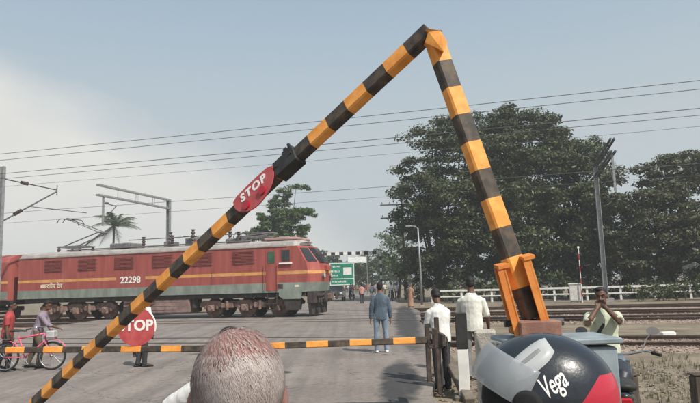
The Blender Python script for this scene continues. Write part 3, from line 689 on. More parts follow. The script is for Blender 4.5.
# roof: loft of arched sections
rf = MB(); secs = [(-LL + .35, 0), (-LL + .5, 1), (-3.3, 1), (-3.25, 1.02), (-1.35, 1.0), (-1.15, .6)]
def roofsec(u, k):
    pts = []
    for s in (-1, 1):
        pr = [(W, 3.88)] + roofp
        l = [Vector((u - (0 if u < -1.4 else (z - 3.88) * .3), s * a, 3.86 + (z - 3.86) * k)) for a, z in pr]
        pts += l if s < 0 else list(reversed(l[:-1]))
    return pts
S_ = [roofsec(u, k) for u, k in secs]; S_[-1] = [Vector((p.x if abs(p.y) > 1 else -.95, p.y * .75, p.z)) for p in S_[-1]]
n_ = len(S_[0]); rf.v = [p for s in S_ for p in s]
for i in range(len(S_) - 1):
    for k in range(n_ - 1): a = i * n_ + k; rf.f.append((a, a + 1, a + n_ + 1, a + n_)); rf.m.append(0)
rf.f.append(tuple(range(n_))); rf.m.append(0); rf.f.append(tuple(range((len(S_) - 1) * n_, len(S_) * n_))[::-1]); rf.m.append(0)
ro = fixn(rf.build('roof', m_lroof, lo)); soft(ro, 30)
m_ = MB(); m_.bbox((-2.35, 0, 4.33), (1.95, 2.3, .16), .04); m_.build('cab_roof', M('cab_roof_red', (.40, .24, .22), .6, scale=3), lo)
m_ = MB(); m_.box((-2.3, -.6, 4.44), (.5, .35, .1)); m_.tube([(-1.6, -.7, 4.4), (-1.6, -.7, 4.55)], .05, 8); m_.box((-2.9, .3, 4.46), (.35, .5, .12)); m_.build('roof_vent', m_lroof, lo)
# cream rain gutter along the roof edge
m_ = MB(); m_.box((-(LL + 1.3) / 2, -W - .015, 3.90), (LL - 2.2, .05, .07)); m_.build('gutter', m_lroof, lo)
# side windows, louvres and hatches
def side_panel(name, mat, u0, u1, z0, z1, d=.012, parent=lo, frame_mat=None):
    m_ = MB(); m_.box(((u0 + u1) / 2, -W - d / 2, (z0 + z1) / 2), (u1 - u0, d, z1 - z0)); o = m_.build(name, mat, parent)
    if frame_mat:
        f = MB(); t = .05
        for zz in (z0 - t / 2, z1 + t / 2): f.box(((u0 + u1) / 2, -W - .012, zz), (u1 - u0 + 2 * t, .024, t))
        for uu in (u0 - t / 2, u1 + t / 2): f.box((uu, -W - .012, (z0 + z1) / 2), (t, .024, z1 - z0))
        f.build('window_frame', frame_mat, o)
    return o
side_panel('cab_window', m_glass, -2.12, -1.62, 3.02, 3.66, frame_mat=m_lred)
m_ = MB(); m_.box((-1.86, -W - .05, 2.93), (.74, .1, .08)); m_.build('window_sill', m_num, lo)
dr = side_panel('cab_door', m_lred, -3.05, -2.4, 1.45, 3.75, .014)
m_ = MB(); m_.box((-2.72, -W - .02, 3.28), (.42, .014, .62)); m_.build('door_window', m_gdoor, dr)
m_ = MB()
for u in (-3.12, -2.33): m_.tube([(u, -W - .08, 1.5), (u, -W - .08, 2.9)], .018, 6); m_.box((u, -W - .04, 1.52), (.03, .08, .03)); m_.box((u, -W - .04, 2.88), (.03, .08, .03))
m_.build('grab_rail', m_lred, dr)
for u0 in (-5.0, -7.6, -10.2, -12.8, -15.4, -17.9):
    f = MB(); f.box((u0 + .6, -W - .006, 3.35), (1.35, .012, .78)); q = f.build('louvre_panel', m_louv, lo)
    f = MB()
    for i in range(9): f.box((u0 + .6, -W - .03, 3.03 + i * .08), (1.25, .05, .028), mat=Matrix.Identity(4))
    f.build('louvre_blades', m_lred, q)
for u0 in (-3.9, -9.2, -14.3): side_panel('access_panel', m_lred, u0 - .55, u0, 2.62, 3.75, .010)
for u0 in (-6.4, -11.4, -16.5): side_panel('panel_seam', m_louv, u0, u0 + .03, 1.9, 3.86, .006)
side_panel('name_plate', m_cream, -18.2, -17.85, 2.02, 2.2, .01); side_panel('vent_hatch', m_dark, -2.65, -2.05, 1.56, 1.8, .012)
text_mesh('number_marking', '22298', 0.56, m_num, lo, .004, frame((-11.75, -W - .012, 2.30), (1, 0, 0), (0, 0, 1)), bold=.012)
text_mesh('name_marking', 'भारतीय रेल', 0.36, m_cream, lo, .004, frame((-17.35, -W - .012, 2.10), (1, 0, 0), (0, 0, 1)), bold=.008)
side_panel('builder_plate', m_cream, -1.35, -1.12, 1.62, 1.74, .012)
# nose glazing: points on a facet by (v, z)
def nose_pt(v, z, off=.015):
    s = -1 if v < 0 else 1; a = abs(v)
    e, c, m = us(z), uf(z) - .04, uf(z)
    u = m + (c - m) * a / .9 if a <= .9 else c + (e - c) * (a - .9) / (W - .9)
    nx = Vector((1, 0, .3)) if a <= .9 else Vector((.6, s, .2)); return Vector((u, v, z)) + nx.normalized() * off
def nose_pane(name, v0, v1, z0, z1, mat, off=.02):
    m_ = MB(); vs = [nose_pt(v, z, off) for z in np.linspace(z0, z1, 5) for v in np.linspace(v0, v1, 4)] + [nose_pt(v, z, -.03) for z in np.linspace(z0, z1, 5) for v in np.linspace(v0, v1, 4)]
    fs = [(j * 4 + i, j * 4 + i + 1, j * 4 + i + 5, j * 4 + i + 4) for j in range(4) for i in range(3)]
    rim = [0, 1, 2, 3, 7, 11, 15, 19, 18, 17, 16, 12, 8, 4]
    fs += [(rim[k], rim[(k + 1) % 14], rim[(k + 1) % 14] + 20, rim[k] + 20) for k in range(14)]
    m_.add(vs, fs); return fixn(m_.build(name, mat, lo))
nose_pane('windscreen', -.86, -.05, 2.92, 3.80, m_glass); nose_pane('windscreen', .05, .86, 2.92, 3.80, m_glass)
nose_pane('corner_window', -1.48, -.96, 2.98, 3.76, m_glass); nose_pane('corner_window', .96, 1.48, 2.98, 3.76, m_glass)
for s in (-1, 1):
    c = nose_pt(s * .62, 2.2, .06); m_ = MB(); m_.tube([c - Vector((.12, 0, 0)), c + Vector((.05, 0, 0))], .15, 14); hl = m_.build('headlight', m_lgrey, lo)
    m_ = MB(); m_.tube([c + Vector((.05, 0, 0)), c + Vector((.06, 0, 0))], .115, 14); m_.build('lens', M('lamp_lens', (.6, .58, .5), .15, var=.05), hl)
m_ = MB(); c = nose_pt(0, 2.62, .05); m_.bbox(c, (.25, .55, .32), .03); m_.build('headlamp_housing', m_lred, lo)
# buffer beam, buffers, coupler, cattle guard
m_ = MB(); m_.bbox((-.50, 0, 1.05), (.42, 2.9, .66), .02); m_.build('buffer_beam', m_dark, lo)
for s in (-1, 1):
    m_ = MB(); m_.tube([(-.35, s * .98, 1.1), (0, s * .98, 1.1)], .11, 12); m_.tube([(0, s * .98, 1.1), (.2, s * .98, 1.1)], .075, 12); m_.tube([(.2, s * .98, 1.1), (.25, s * .98, 1.1)], .26, 16); m_.build('buffer', m_dark, lo)
m_ = MB(); m_.bbox((-.05, 0, 1.05), (.6, .26, .3), .04); m_.box((.25, .08, 1.05), (.12, .14, .4)); m_.build('coupler', m_bog, lo)
m_ = MB(); m_.prism([(-1.45, .76), (1.45, .76), (1.3, .12), (-1.3, .12)], -.66, -.50, axis='x')
for i in range(7): m_.box((-.58, -1.1 + i * .37, .34), (.09, .06, .46))
m_.build('rail_guard', m_dark, lo)
for s in (-1, 1):
    m_ = MB(); m_.tube([(-.3, s * .45, 1.0), (-.2, s * .45, .6), (-.28, s * .4, .4)], .03, 6); m_.build('brake_hose', m_dark, lo)
# skirts below the cab side with steps
m_ = MB(); m_.prism([(-.95, 1.36), (-2.3, 1.36), (-2.3, 1.15), (-2.05, .98), (-1.05, .98)], -W + .003, -W + .1); m_.build('cab_skirt', m_lgrn, lo)
m_ = MB(); m_.prism([(-1.1, .98), (-2.0, .98), (-1.9, .38), (-1.2, .38)], -W + .05, -W + .55); st = m_.build('sand_box', m_dark, lo)
m_ = MB(); 
for z in (.42, .75, 1.08): m_.box((-2.72, -W + .05, z), (.6, .28, .04))
m_.box((-3.0, -W + .05, .85), (.04, .05, .95)); m_.box((-2.44, -W + .05, .85), (.04, .05, .95)); m_.build('cab_steps', m_dark, lo)
# underframe
m_ = MB(); m_.box((-LL / 2, 0, 1.22), (LL - 1.6, 2.86, .26)); m_.build('underframe', m_dark, lo)
def wheelset(u):
    m_ = MB()
    for s in (-1, 1):
        prof = [(.49, -.06), (.545, -.06), (.545, .05), (.57, .05), (.57, .075), (.49, .075)]
        pts = [Vector((u, s * .84 - s * y, .557)) for y in (-.065, .05, .055, .075)]
        m_.tube(pts, [.545, .545, .575, .575], 28); m_.tube([(u, s * .84 + s * .07, .557), (u, s * .84 + s * .12, .557)], [.2, .16], 16)
    m_.tube([(u, -.85, .557), (u, .85, .557)], .09, 10); o = m_.build('wheelset', m_bog, lo); soft(o, 35)
def bogie(uc, us_):
    m_ = MB()
    for s in (-1, 1):
        y = s * 1.17
        m_.prism([(us_[0] + .75, .78), (us_[0] + .5, 1.0), (us_[0] - .55, .98), (us_[0] - .75, .80), (us_[1] + .5, .80), (us_[1] + .35, .98), (us_[1] - .35, .98), (us_[1] - .5, .80), (us_[2] + .7, .80), (us_[2] + .5, .98), (us_[2] - .5, 1.0), (us_[2] - .75, .78), (us_[2] - .7, .62), (us_[0] + .7, .62)], y - .09, y + .09)
    m_.box((uc, 0, .85), (2.2, 2.3, .2)); bg_ = m_.build('bogie_frame', m_bog, lo)
    for u in us_:
        for s in (-1, 1):
            m_ = MB(); y = s * 1.2; m_.bbox((u, y, .557), (.42, .36, .40), .04); m_.tube([(u, y + s * .18, .557), (u, y + s * .24, .557)], [.17, .14], 14); m_.build('axle_box', m_bog, bg_)
            for du in (-.36, .36):
                m_ = MB(); pts = [(u + du, y, .5 + k * .028) for k in range(13)]; m_.tube(pts, [.085 if k % 2 else .115 for k in range(13)], 9); m_.build('coil_spring', m_bog, bg_)
    for a, b in zip(us_[:-1], us_[1:]): m_ = MB(); m_.bbox(((a + b) / 2, -1.3, .70), (.75, .16, .30), .03); m_.tube([((a + b) / 2, -1.36, .45), ((a + b) / 2, -1.36, .95)], .09, 8); m_.build('brake_cylinder', m_bog, bg_)
A1 = (-2.55, -4.5, -6.6); A2 = (-13.7, -15.8, -17.75)
for A in (A1, A2):
    bogie(sum(A) / 3, A)
    for u in A: wheelset(u)
m_ = MB(); m_.bbox((-9.2, -.7, .72), (2.6, 1.5, .80), .05); m_.build('battery_box', M('box_brown', (.24, .16, .14), .85, scale=3, var=.25), lo)
m_ = MB(); m_.bbox((-11.6, -.7, .75), (1.5, 1.45, .74), .05); m_.build('transformer_tank', m_bog, lo)
m_ = MB()
for i in range(3): m_.tube([(-8.1, -1.42, .5 + i * .22), (-12.3, -1.44, .5 + i * .22)], .03, 6)
m_.tube([(-7.7, -1.15, .6), (-7.7, -1.15, 1.1)], .2, 12); m_.build('air_pipe', m_dark, lo)
# roof gear: walkway, insulators, bus bars, pantographs
m_ = MB()
for s in (-1, 1): m_.box((-10.5, s * .95, 4.31), (12.5, .35, .05))
m_.build('roof_walkway', m_lgrey, lo)
def roof_ins(u, y, h=.42):
    m_ = MB(); pts = [(u, y, 4.2 + h * k / 10) for k in range(11)]; m_.tube(pts, [.07 if k % 2 else .13 for k in range(11)], 10); m_.build('roof_insulator', m_ins, lo)
insu = [-5.2, -6.3, -7.3, -7.7, -8.2, -8.9, -9.6, -10.4, -11.6]
for i, u in enumerate(insu): roof_ins(u, (-.55, .5)[i % 2], .72 + .3 * (i % 3 == 1))
m_ = MB(); m_.tube([(-4.6, -.2, 4.82), (-8.5, .1, 4.86), (-13, -.1, 4.82)], .03, 6); m_.tube([(-8.2, .5, 4.8), (-8.9, -.5, 4.85)], .03, 6); m_.box((-8.55, 0, 4.5), (.7, .5, .45)); m_.box((-10.0, 0, 4.42), (.5, .9, .3)); m_.tube([(-7.3, -.5, 4.75), (-7.3, -.5, 5.0)], .05, 8); m_.build('bus_bar', m_lgrey, lo)
for a_, b_2 in (((-13.2, 0, 4.45), (1.4, 1.5, .34)), ((-5.6, .2, 4.42), (1.0, 1.4, .26))): m_ = MB(); m_.bbox(a_, b_2, .05); m_.build('roof_equipment', m_lgrey, lo)
def panto(uc, up):
    m_ = MB()
    for s in (-1, 1):
        m_.box((uc, s * .6, 4.58), (1.9, .07, .09))
    for du in (-.9, 0, .9): m_.box((uc + du, 0, 4.58), (.09, 1.25, .09))
    pb_ = m_.build('pantograph', m_lgrey, lo)
    for du in (-.8, .8):
        for s in (-.6, .6): m_ = MB(); m_.tube([(uc + du, s, 4.25), (uc + du, s, 4.38), (uc + du, s, 4.55)], [.06, .11, .06], 8); m_.build('insulator_foot', m_ins, pb_)
    m_ = MB()
    if up:
        k = Vector((uc + 2.0, 0, 5.42)); hd = Vector((uc - .45, 0, 6.40))
        for s in (-.5, .5): m_.tube([(uc - .5, s, 4.62), k + Vector((0, s * .8, 0))], .04, 7); m_.tube([k + Vector((0, s * .8, 0)), hd + Vector((0, s * .4, -.05))], .028, 6)
        m_.tube([(uc + .6, .0, 4.6), k], .055, 7); m_.tube([k + Vector((0, -.45, 0)), k + Vector((0, .45, 0))], .06, 8)
    else:
        k = Vector((uc + 1.2, 0, 4.78)); hd = Vector((uc - .7, 0, 4.86))
        for s in (-.5, .5): m_.tube([(uc - .8, s, 4.64), k + Vector((0, s * .8, 0))], .035, 6); m_.tube([k + Vector((0, s * .8, 0)), hd + Vector((0, s * .4, -.02))], .028, 6)
        m_.tube([k + Vector((0, -.45, 0)), k + Vector((0, .45, 0))], .05, 8)
    m_.build('arm', m_lgrey, pb_)
    m_ = MB()
    for du in (-.22, .22):
        pts = [hd + Vector((du, y, -.32 * max(0, (abs(y) - .62) / .38) ** 2)) for y in np.linspace(-1, 1, 21)]; m_.tube(pts, .028, 6)
    m_.tube([hd + Vector((-.25, 0, -.03)), hd + Vector((.25, 0, -.03))], .025, 6); m_.build('collector_head', m_dsteel, pb_)
panto(-17.0, True); panto(-4.4, False)

# coach behind it (only its end is in the frame)
co = thing('coach', 'dusty red coach coupled behind the locomotive at the picture edge', 'train', tn(TF - LL - .1, NC, 0), -ANG)
m_ = MB(); prof = [(-1.58, 1.3), (-1.58, 3.7), (-1.4, 3.98), (-.8, 4.2), (0, 4.26), (.8, 4.2), (1.4, 3.98), (1.58, 3.7), (1.58, 1.3)]
m_.prism(prof, -20.5, -.35, axis='x'); fixn(m_.build('body', m_lred, co))
m_ = MB(); m_.box((-10.4, -1.588, 2.42), (20.1, .014, .17)); m_.build('stripe', m_lyel, co); m_ = MB(); m_.box((-10.4, -1.588, 1.60), (20.1, .014, .5)); m_.build('lower_band', m_lgrn, co)
for i in range(8): m_ = MB(); m_.box((-1.8 - i * 2.3, -1.59, 3.1), (1.1, .02, .75)); q = m_.build('window', m_glass, co); m_ = MB(); [m_.box((-1.8 - i * 2.3, -1.61, 2.85 + k * .17), (1.1, .02, .025)) for k in range(4)]; m_.build('window_bars', m_dsteel, q)
m_ = MB(); m_.box((-.2, 0, 2.5), (.34, 1.3, 2.2)); m_.build('gangway', m_dark, co)
m_ = MB(); m_.box((-10.4, 0, 1.15), (19.8, 2.6, .28)); m_.build('underframe', m_dark, co)
for uc in (-3.4, -17.2):
    m_ = MB()
    for s in (-1, 1): m_.bbox((uc, s * 1.1, .72), (3.6, .16, .3), .04)
    bq = m_.build('bogie_frame', m_bog, co)
    for du in (-1.3, 1.3):
        m_ = MB()
        for s in (-1, 1): m_.tube([(uc + du, s * .78, .47), (uc + du, s * .9, .47)], .457, 24)
        m_.tube([(uc + du, -.9, .47), (uc + du, .9, .47)], .08, 8); m_.build('wheelset', m_bog, bq)
    m_ = MB(); m_.box((uc, 0, .9), (.6, 2.2, .3)); m_.build('bolster', m_bog, bq)

# ================================================================== GATE
m_by = M('boom_yellow', (0.68, 0.255, 0.040), 0.55, scale=7, col2=(0.84, 0.37, 0.080), spec=.4, bump=.06, bscale=40)
m_bk = M('boom_black', (0.036, 0.030, 0.026), 0.6, scale=9, col2=(0.13, 0.09, 0.055), lo=.42, hi=.74, bump=.06, bscale=40)
m_conc = MATS['concrete']
def boom_segment(name, parent, a, b, w, d, pitch, first, front, up_hint=None, taper=1.0):
    """hollow-section boom from a to b with painted bands of length pitch; `front` ~ direction its broad face looks"""
    a, b = Vector(a), Vector(b); ax = (b - a).normalized(); f = Vector(front); f = (f - ax * f.dot(ax)).normalized(); s = ax.cross(f)
    L_ = (b - a).length; m_ = MB(); cuts = [0.0]; x = pitch
    while x < L_ - .03: cuts.append(x); x += pitch
    cuts.append(L_); c = .10 * w
    def ring(x):
        k = 1 + (taper - 1) * x / L_; W_, D_ = w * k / 2, d * k / 2; p = a + ax * x
        return [p + s * u + f * v for u, v in ((-W_ + c, D_), (W_ - c, D_), (W_, D_ - c), (W_, -D_ + c), (W_ - c, -D_), (-W_ + c, -D_), (-W_, -D_ + c), (-W_, D_ - c))]
    for i, x in enumerate(cuts): m_.v += ring(x)
    for i in range(len(cuts) - 1):
        for k in range(8): p, q = i * 8 + k, i * 8 + (k + 1) % 8; m_.f.append((p, q, q + 8, p + 8)); m_.m.append((i + first) % 2)
    m_.f.append(tuple(range(7, -1, -1))); m_.m.append(first); e = (len(cuts) - 1) * 8; m_.f.append(tuple(range(e, e + 8))); m_.m.append((len(cuts) - 2 + first) % 2)
    return fixn(m_.build(name, [m_by, m_bk], parent))
piv = at(533, 318, 5.5); apx = at(432, 34, 5.7); tip = at(33, 405, 9.2)
toC = Vector((.35, -1, .1))
bb = thing('barrier_boom', 'tall orange and black banded barrier boom raised, snapped and folded over at its top', 'barrier', (0, 0, 0))
s1 = boom_segment('raised_boom', bb, piv, apx, .172, .13, .283, 1, (.32, -.92, .1))
s2 = boom_segment('hanging_boom', bb, at(430, 31, 5.70), tip, .172, .13, .284, 1, (.12, -.82, .55), taper=.94)
ax2 = (tip - apx).normalized(); ax1 = (apx - piv).normalized()
# torn cap at the fold
m_ = MB(); c = at(433, 33, 5.56)
m_.add([c + v for v in (ax1 * .05 + RIGHT * -.05, ax1 * .03 + RIGHT * .08, ax1 * -.10 + RIGHT * .11, ax1 * -.20 + RIGHT * .04, ax2 * .10 - UP * .02, ax2 * .06 + UP * .06)] + [c + FWD * .14 + v for v in (ax1 * .05 + RIGHT * -.05, ax1 * .03 + RIGHT * .08, ax1 * -.10 + RIGHT * .11, ax1 * -.20 + RIGHT * .04, ax2 * .10 - UP * .02, ax2 * .06 + UP * .06)],
       [(0, 1, 2, 3, 4, 5), (11, 10, 9, 8, 7, 6)] + [(i, (i + 1) % 6, (i + 1) % 6 + 6, i + 6) for i in range(6)])
fixn(m_.build('fold_cap', m_by, bb))
# black splice sleeve with a latch, halfway along the hanging part
def on2(px):
    # point of the hanging boom's axis seen at column px
    a = at(430, 31, 5.70); lo_, hi_ = 0.0, 1.0
    for _ in range(40):
        f = (lo_ + hi_) / 2; p = a.lerp(tip, f); q = p - CAM; X = q.dot(RIGHT) / q.dot(FWD) * FPX + 350
        if X > px: lo_ = f
        else: hi_ = f
    return p
f2 = Vector((.12, -.82, .55)); f2 = (f2 - ax2 * f2.dot(ax2)).normalized(); sd2 = ax2.cross(f2)
if sd2.z < 0: sd2 = -sd2
p = on2(289); fm = Matrix((ax2, sd2, f2)).transposed().to_4x4(); fm.translation = p
m_ = MB(); m_.bbox((0, 0, 0), (.34, .21, .17), .01, mat=fm); m_.bbox((-.05, .13, 0), (.16, .09, .10), .01, mat=fm); m_.box((-.02, .19, 0), (.05, .07, .05), mat=fm); m_.box((-.09, .17, .02), (.03, .12, .03), mat=fm)
for dx in (-.12, .12): m_.tube([(dx, .02, .085), (dx, .02, .10)], .018, 8, mat=fm)
m_.build('splice_sleeve', m_black, bb)
# the red STOP board fixed under the boom
p = on2(259.5); u_ = (-ax2 - FWD * (-ax2).dot(FWD)); fv = f2
m_sred = M('sign_red', (0.40, 0.055, 0.06), 0.55, scale=7, col2=(0.48, 0.10, 0.10), spec=.4)
sb = thing('stop_board', 'red rounded STOP board fixed askew on the hanging boom', 'sign', p)
X_ = -ax2; Y_ = sd2; Z_ = X_.cross(Y_)
if Z_.dot(CAM - p) < 0: Z_ = -Z_
sm = Matrix((X_, Y_, Z_)).transposed()
out = []
for i in range(25):
    a = R(180 + 180 * i / 24); out.append((.345 * math.cos(a) * (1 - .06 * math.sin(a) ** 2), .34 * math.sin(a) * .82 + .03))
out += [(.345, .07), (.27, .105), (.1, .115), (-.1, .115), (-.27, .105), (-.345, .07)]
m_ = MB(); pts = [sm @ Vector((a, b, .095)) for a, b in out]; pk = [sm @ Vector((a, b, .080)) for a, b in out]; n_ = len(out)
m_.add(pts + pk, [tuple(range(n_)), tuple(range(2 * n_ - 1, n_ - 1, -1))] + [(i, i + n_, (i + 1) % n_ + n_, (i + 1) % n_) for i in range(n_)]); fixn(m_.build('plate', m_sred, sb))
tm = Matrix.Translation(sm @ Vector((.0, .005, .0985))) @ sm.to_4x4()
text_mesh('lettering', 'STOP', .155, m_num, sb, .002, tm, bold=.006, spacing=1.25)
for x in (-.15, .12):
    m_ = MB(); c = sm @ Vector((x, -.13, .095)); m_.tube([c, c + sm @ Vector((0, 0, .02))], .055, 16); m_.build('reflector', M('reflector_red', (.40, .008, .02), .2, coat=.4), sb)
# pedestal: bracket arms, hinge block and mechanism cabinet
m_br = M('rusty_orange', (0.55, 0.17, 0.03), 0.6, scale=5, col2=(.68, .27, .06), bump=.1)
m_rb = M('rust_brown', (0.20, 0.10, 0.075), 0.8, scale=5, col2=(.30, .17, .125), bump=.2)
pe = thing('gate_pedestal', 'grey mechanism cabinet carrying the orange boom hinge', 'gate machine', (0, 0, 0))
for (a, b) in (((520, 334, 5.42), (502, 267, 5.44)), ((546, 321, 5.42), (527, 258, 5.44))):
    a, b = at(*a), at(*b); d = (b - a).normalized(); s = d.cross(FWD).normalized(); m_ = MB()
    mt = Matrix((s, FWD, d)).transposed().to_4x4(); mt.translation = a; L_ = (b - a).length
    m_.box((0, 0, L_ / 2), (.022, .15, L_), mat=mt); m_.box((.03, -.065, L_ / 2), (.06, .02, L_), mat=mt); m_.box((.03, .065, L_ / 2), (.06, .02, L_), mat=mt); m_.box((.0, 0, L_ + .01), (.10, .17, .03), mat=mt); m_.build('bracket_arm', m_br, pe)
hb = at(534, 326, 5.5); m_ = MB(); m_.bbox((hb.x, 5.5, hb.z - .01), (.36, .42, .13), .012, mat=None); m_.build('hinge_block', m_rb, pe)
m_ = MB(); ca = hb.z - .075
m_.tube([(hb.x - .26, 5.5, hb.z + .03), (hb.x + .26, 5.5, hb.z + .03)], .035, 12); m_.build('hinge_pin', m_dsteel, pe)
m_cab = M('cabinet_grey', (0.22, 0.26, 0.28), 0.6, scale=4, var=.2)
cx0, cx1 = hb.x - .28, 2.22
m_ = MB(); m_.bbox(((cx0 + cx1) / 2, 5.52, (1.19 + GZ) / 2 - .02), (cx1 - cx0, .56, 1.19 - GZ - .04), .015); m_.build('cabinet', m_cab, pe)
m_ = MB(); m_.bbox(((cx0 + cx1) / 2, 5.52, 1.20), (cx1 - cx0 + .08, .64, .05), .012); m_.build('cabinet_lid', m_cab, pe)
m_ = MB(); m_.box(((cx0 + cx1) / 2, 5.232, .62), (.6, .014, .8)); dq = m_.build('cabinet_door', m_cab, pe); m_ = MB(); m_.bbox(((cx0 + cx1) / 2 + .22, 5.215, .66), (.03, .03, .12), .006); m_.build('handle', m_dsteel, dq)
# concrete block pillar beside it
c = at(485, 330, 6.1); cp = thing('concrete_pillar', 'pale square concrete pillar between the banded post and the helmet', 'pillar', (c.x, 6.1, GZ), R(-14))
m_ = MB(); m_.bbox((0, 0, (c.z - GZ) / 2), (.20, .24, c.z - GZ), .018); m_.build('shaft', M('pale_concrete', (.40, .37, .32), .9, bump=.4, scale=5, var=.2), cp)
m_ = MB(); m_.box((0, 0, .04), (.32, .36, .1)); m_.build('base', m_conc, cp)

# lowered replacement bar across the road
hbm = thing('barrier_bar', 'thin yellow and black banded bar lying level across the road', 'barrier', (0, 0, 0))
pa, pm_, pz = at(-30, 350.5, 9.25), at(200, 348.8, 8.75), at(428, 340.2, 8.6)
L1 = (pm_ - pa).length; k1 = round(L1 / .305)
boom_segment('bar', hbm, pa, pm_, .088, .07, .303, 0, (0, -1, .15)); boom_segment('bar', hbm, pm_, pz, .088, .07, .303, 1, (0, -1, .15))
# round STOP disc bolted to it
dc = at(136.5, 327, 8.86); ds = thing('stop_disc', 'round red STOP disc standing up from the level bar', 'sign', dc)
m_ = MB(); m_.tube([(0, .006, 0), (0, -.006, 0)], .272, 40, ref=(1, 0, 0)); m_.build('disc', m_sred, ds)
text_mesh('lettering', 'STOP', .205, m_num, ds, .002, frame((-.01, -.0095, .015), (1, 0, 0), (0, 0, 1)), bold=.007, spacing=1.02)
m_ = MB(); m_.box((-.03, .03, -.2), (.045, .03, .45)); m_.box((.0, .03, -.30), (.2, .03, .05)); m_.build('mount', m_dsteel, ds)
m_ = MB()
pts = [(.272 * math.cos(a), .0, .272 * math.sin(a)) for a in np.linspace(R(-15), R(48), 14)]; m_.tube(pts, .013, 6); m_.build('rim_guard', m_white, ds)

# lock post that receives the bar: two steel posts with a fork
m_ir = M('old_iron', (0.040, 0.030, 0.026), 0.8, scale=6, col2=(.10, .07, .055), bump=.25)
lp_ = thing('lock_post', 'rusty iron fork post receiving the end of the level bar', 'post', (0, 0, 0))
b1 = gnd(440, 396, GZ); t1 = at(440, 317, b1.y)
m_ = MB(); m_.bbox((b1.x, b1.y, (t1.z + GZ) / 2), (.075, .07, t1.z - GZ), .01); m_.build('upright', m_ir, lp_)
b2 = at(428, 350, b1.y + .55); m_ = MB(); m_.bbox((b2.x, b2.y, (1.0 + GZ) / 2), (.085, .08, 1.0 - GZ), .01); m_.build('upright', m_ir, lp_)
zf = pz.z
m_ = MB(); m_.bbox((pz.x + .10, pz.y, zf - .09), (.20, .16, .04), .008)
for s in (-.08, .08): m_.bbox((pz.x + .10, pz.y + s, zf + .03), (.06, .025, .26), .006)
m_.bbox((pz.x + .2, pz.y + .1, zf + .0), (.05, .5, .16), .006); m_.tube([(pz.x + .06, pz.y - .16, zf + .10), (pz.x + .06, pz.y + .16, zf + .10)], .018, 8); m_.build('fork', m_ir, lp_)
m_ = MB()
for k in range(9): m_.tube([(pz.x + .24 + .01 * (k % 2), pz.y - .1, zf + .05 - k * .045), (pz.x + .24 + .012, pz.y - .1, zf - .0 - k * .045)], .012, 6)
m_.build('chain', m_dsteel, lp_)
# black-topped white post
b = at(464, 380, 10.1); t_ = at(463, 313, b.y); bp_ = thing('banded_post', 'square post painted black above and white below', 'post', (b.x, b.y, GZ), R(-8))
hh = t_.z - GZ; zc_ = at(463, 349, b.y).z - GZ
m_ = MB(); m_.bbox((0, 0, zc_ / 2), (.175, .17, zc_), .006); m_.build('white_section', m_white, bp_)
m_ = MB(); m_.bbox((0, 0, (zc_ + hh) / 2 + .004), (.185, .18, hh - zc_), .01); m_.build('black_section', m_black, bp_)
m_ = MB(); m_.bbox((0, 0, .0), (.34, .34, .1), .02); m_.build('footing', M('earthy_concrete', (.15, .125, .10), .95, bump=.5, scale=6), bp_)
# leaning stay slab next to it
a = gnd(470, 402, GZ); q = at(446, 352, a.y + 1.6); st_ = thing('leaning_slab', 'long concrete slab lying aslant between the lock post and the banded post', 'slab', (0, 0, 0))
d = (a - q).normalized(); s_ = d.cross(Vector((0, 0, 1))).normalized(); mt = Matrix((s_, d, s_.cross(d))).transposed().to_4x4(); mt.translation = (a + q) / 2
q.z = .38; d = (a - q).normalized(); s_ = d.cross(Vector((0, 0, 1))).normalized(); mt = Matrix((s_, d, s_.cross(d))).transposed().to_4x4(); mt.translation = (a + q) / 2
m_ = MB(); m_.bbox((0, 0, 0), (.16, (a - q).length, .12), .012, mat=mt); m_.build('slab', MATS['earthy_concrete'], st_)
m_ = MB(); m_.bbox((q.x, q.y + .05, (q.z + GZ) / 2 - .05), (.16, .12, q.z - GZ - .08), .012); m_.build('support', m_conc, st_)
# stub posts at the edge of the earth strip
for (px, Y, zt_, lab) in ((629, 7.2, .60, 'dark weathered stub post beside the parked motorcycle'), (697, 7.2, .58, 'dark weathered stub post at the picture edge by the tracks')):
    c = at(px, 372, Y); so = thing('stub_post', lab, 'post', (c.x, Y, GZ), R(rnd.uniform(-20, 20)), 'stub posts by the tracks')
    m_ = MB(); m_.bbox((0, 0, (zt_ - GZ) / 2), (.15, .14, zt_ - GZ), .02); m_.build('shaft', M('weathered_timber', (.07, .055, .045), .9, bump=.5, bscale=25, scale=7, col2=(.15, .12, .095), stretch=(1, 1, .3)), so)
    m_ = MB(); m_.bbox((0, 0, zt_ - GZ + .008), (.165, .155, .02), .006); m_.build('cap', m_ir, so)
# pale stone lying between the rails, as in the photo at the far side
c = gnd(668, 337, -.10); m_ = MB(); m_.bbox((0, 0, .09), (.42, .2, .16), .03); tag(m_.build('painted_stone', m_white, loc=(c.x, c.y, -.12)), 'white painted stone block lying between the rails', 'stone')

